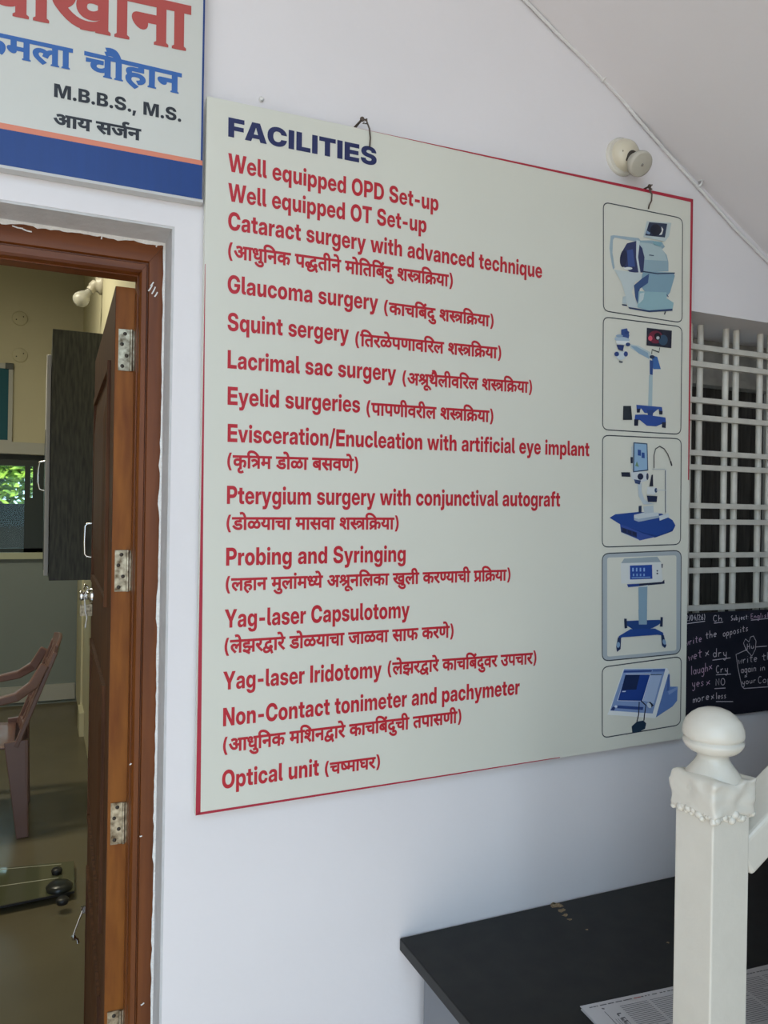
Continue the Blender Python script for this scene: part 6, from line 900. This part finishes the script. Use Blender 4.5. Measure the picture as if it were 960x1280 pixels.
# ------------------------------------------------------------------ table, newspapers
tb = thing('table', 'black laminate table pushed against the white wall', 'table', (1.30, -.26, 0))
TX0, TX1, TY0, TY1 = .628-1.30, .95, -.515+.26, -.004+.26
MB().box((TX0, TY0, .727), (TX1, TY1, .75)).build('table_top', BLACKT, tb, .002)
for x in (TX0+.038, TX1-.06):
    MB().box((x, TY0+.05, 0), (x+.022, TY1-.03, .727)).build('side_panel', mat('grey_side_panel', (.19, .20, .22), .5) if x < 0 else BLACKT, tb)
MB().box((TX0+.06, TY1-.06, .30), (TX1-.06, TY1-.045, .727)).build('back_panel', BLACKT, tb)
CHIP = mat('bare_chipboard', (.34, .25, .14), .9, noise=.5, nscale=200)
random.seed(5)
for px, py, r in ((696, 1132, 10), (702, 1138, 8), (707, 1144, 6), (712, 1149, 4), (734, 1162, 2.5), (692, 1129, 5), (835, 1178, 3)):
    c = onZ(px, py, .7506); k_ = []
    for i in range(9):
        a = 2*math.pi*i/9; rr = r*.0011*random.uniform(.5, 1.1); k_.append((c.x-1.30+rr*1.3*math.cos(a), c.y+.26+rr*math.sin(a), .7504))
    MB().poly([k_]).build('chipped_spot', CHIP, tb)
def sheet(name, lab, z, pl_, th=.0012):
    o = thing(name, lab, 'newspaper', (0, 0, 0), 0, 'newspapers on the black table')
    return o
corner = onZ(725, 1259, .752); e1 = (onZ(838, 1235, .752)-corner).normalized(); e2 = Vector((e1.y, -e1.x, 0))
for k_, (lab, off, rot, zz) in enumerate((('bottom newspaper of the pile on the black table', (-.001, .004), .03, .7503), ('middle newspaper peeking out of the pile on the table', (.003, .006), -.025, .7515), ('top printed newspaper on the black table behind the white post', (0, 0), 0, .7527))):
    o = thing('newspaper', lab, 'newspaper', (0, 0, 0), 0, 'newspapers on the black table')
    R_ = Matrix.Rotation(rot, 3, 'Z'); a1, a2 = R_ @ e1, R_ @ e2
    c = corner+e1*off[0]+e2*off[1]; c.z = zz
    MB().prism([c, c+a1*.40, c+a1*.40+a2*.128, c+a2*.128], (0, 0, .0011)).build('pages', PAPER, o)
    if k_ == 2:
        ik = MB(); zt_ = Vector((0, 0, .0014))
        def W_(u, v): return c+a1*u+a2*v+zt_
        def bar(u0, v0, u1, v1, wd, m=0): ik.ribbon([W_(u0, v0), W_(u1, v1)], wd, (0, 0, 1), m)
        u = .012
        while u < .39: bar(u, .0085, u+random.uniform(.003, .007), .0085, .0022, 1 if .09 < u < .105 else 0); u += random.uniform(.006, .009)
        for colx in range(6):
            ux = .062+colx*.058
            for i in range(24): 
                v = .020+i*.0042
                if v < .12: bar(ux, v, ux+.052-(random.random() < .2)*.02, v, .0011)
        bar(.030, .024, .030, .1, .0012); bar(.030, .016, .034, .018, .003)
        for i in range(5): bar(.036+i*.004, .045, .036+i*.004, .075, .0008)
        for (ux, vv) in ((.046, .035), (.046, .046), (.046, .054)): bar(ux, vv, ux+.007, vv, .0025); bar(ux, vv, ux, vv+.006, .0022)
        ik.build('print', [INK, INKR], o)

# ------------------------------------------------------------------ newel post and handrail
PX, PY, PW = .795, -.585, .065
rl = thing('stair_railing', 'cream white painted newel post with ball finial and sloping handrail', 'railing', (PX+PW/2, PY+PW/2, 0))
hw = PW/2
ZC0 = 1.55-(1020-646)/975*1.0
MB().box((-hw, -hw, 0), (hw, hw, 1.19)).build('post', WPAINT, rl, .0025, 3)
zc = 1.55-(1030-652)/975; zc1 = 1.55-(985-652)/975
cp_ = bmesh.new(); bmesh.ops.create_cube(cp_, size=1)
bmesh.ops.subdivide_edges(cp_, edges=cp_.edges[:], cuts=9, use_grid_fill=True)
random.seed(11)
cw = PW*1.19
from mathutils import noise as mn
for v in cp_.verts:
    x, y, z = v.co
    v.co = Vector((x*cw, y*cw, (zc+zc1)/2+z*(zc1-zc)))
    nv = mn.noise(v.co*55)*.006+mn.noise(v.co*130)*.0035
    d_ = Vector((x, y, 0)); v.co += d_*nv*1.5
    if z < -.3: v.co.z += mn.noise(v.co*70+Vector((3, 1, 2)))*.012
    if z > .3:
        v.co.z += mn.noise(v.co*60)*.009
me = bpy.data.meshes.new('cap'); cp_.to_mesh(me); cp_.free(); me.materials.append(WPAINT)
for p_ in me.polygons: p_.use_smooth = True
co = bpy.data.objects.new('cap', me); COL.objects.link(co); co.parent = rl
bv = co.modifiers.new('subsurf', 'SUBSURF'); bv.levels = bv.render_levels = 1
wb = MB()
for s_ in range(4):
    for i in range(16):
        u = -1+2*i/15; x_, y_ = ((u, -1), (1, u), (-u, 1), (-1, -u))[s_]
        r_ = random.uniform(.003, .0068)
        for zz in (zc+random.uniform(-.005, .003),):
            wb.lathe((x_*hw*1.05, y_*hw*1.05, zz-r_), (0, 0, 1), [(0, r_*.1), (r_*.4, r_*.8), (r_, r_), (r_*1.6, r_*.8), (r_*2, r_*.1)], 8)
wb.build('weld_beads', WPAINT, rl)
zb = lambda py: 1.55-(py-650)/968*1.035
prof = [(986, 36.5), (979, 36), (970, 33), (962, 27), (955, 21.5), (950, 19), (945, 18.6), (943, 22), (941, 28), (937, 33), (932, 36), (928, 36.5), (926.5, 34), (925.5, 33.5), (924, 35.5), (921, 37), (917, 37), (910, 35.8), (903, 32.5), (897, 27), (892, 20), (889, 12), (888, 3)]
base = zb(985)
MB().lathe((0, 0, 0), (0, 0, 1), [(zb(py), r*1.035/975) for py, r in prof], 40).build('finial', WPAINT, rl)
# rail rises to the right along the stair
sl2 = .64
hr = MB()
z0r = 1.096
n3 = Vector((-sl2, 0, 1)).normalized(); dd = Vector((1, 0, sl2)).normalized()
s0 = Vector((hw-.004, 0, z0r)); L = 2.2
hr.sweep([s0, s0+dd*L], (0, 1, 0), .062, .05)
hr.build('handrail', WPAINT, rl, .006, 3)
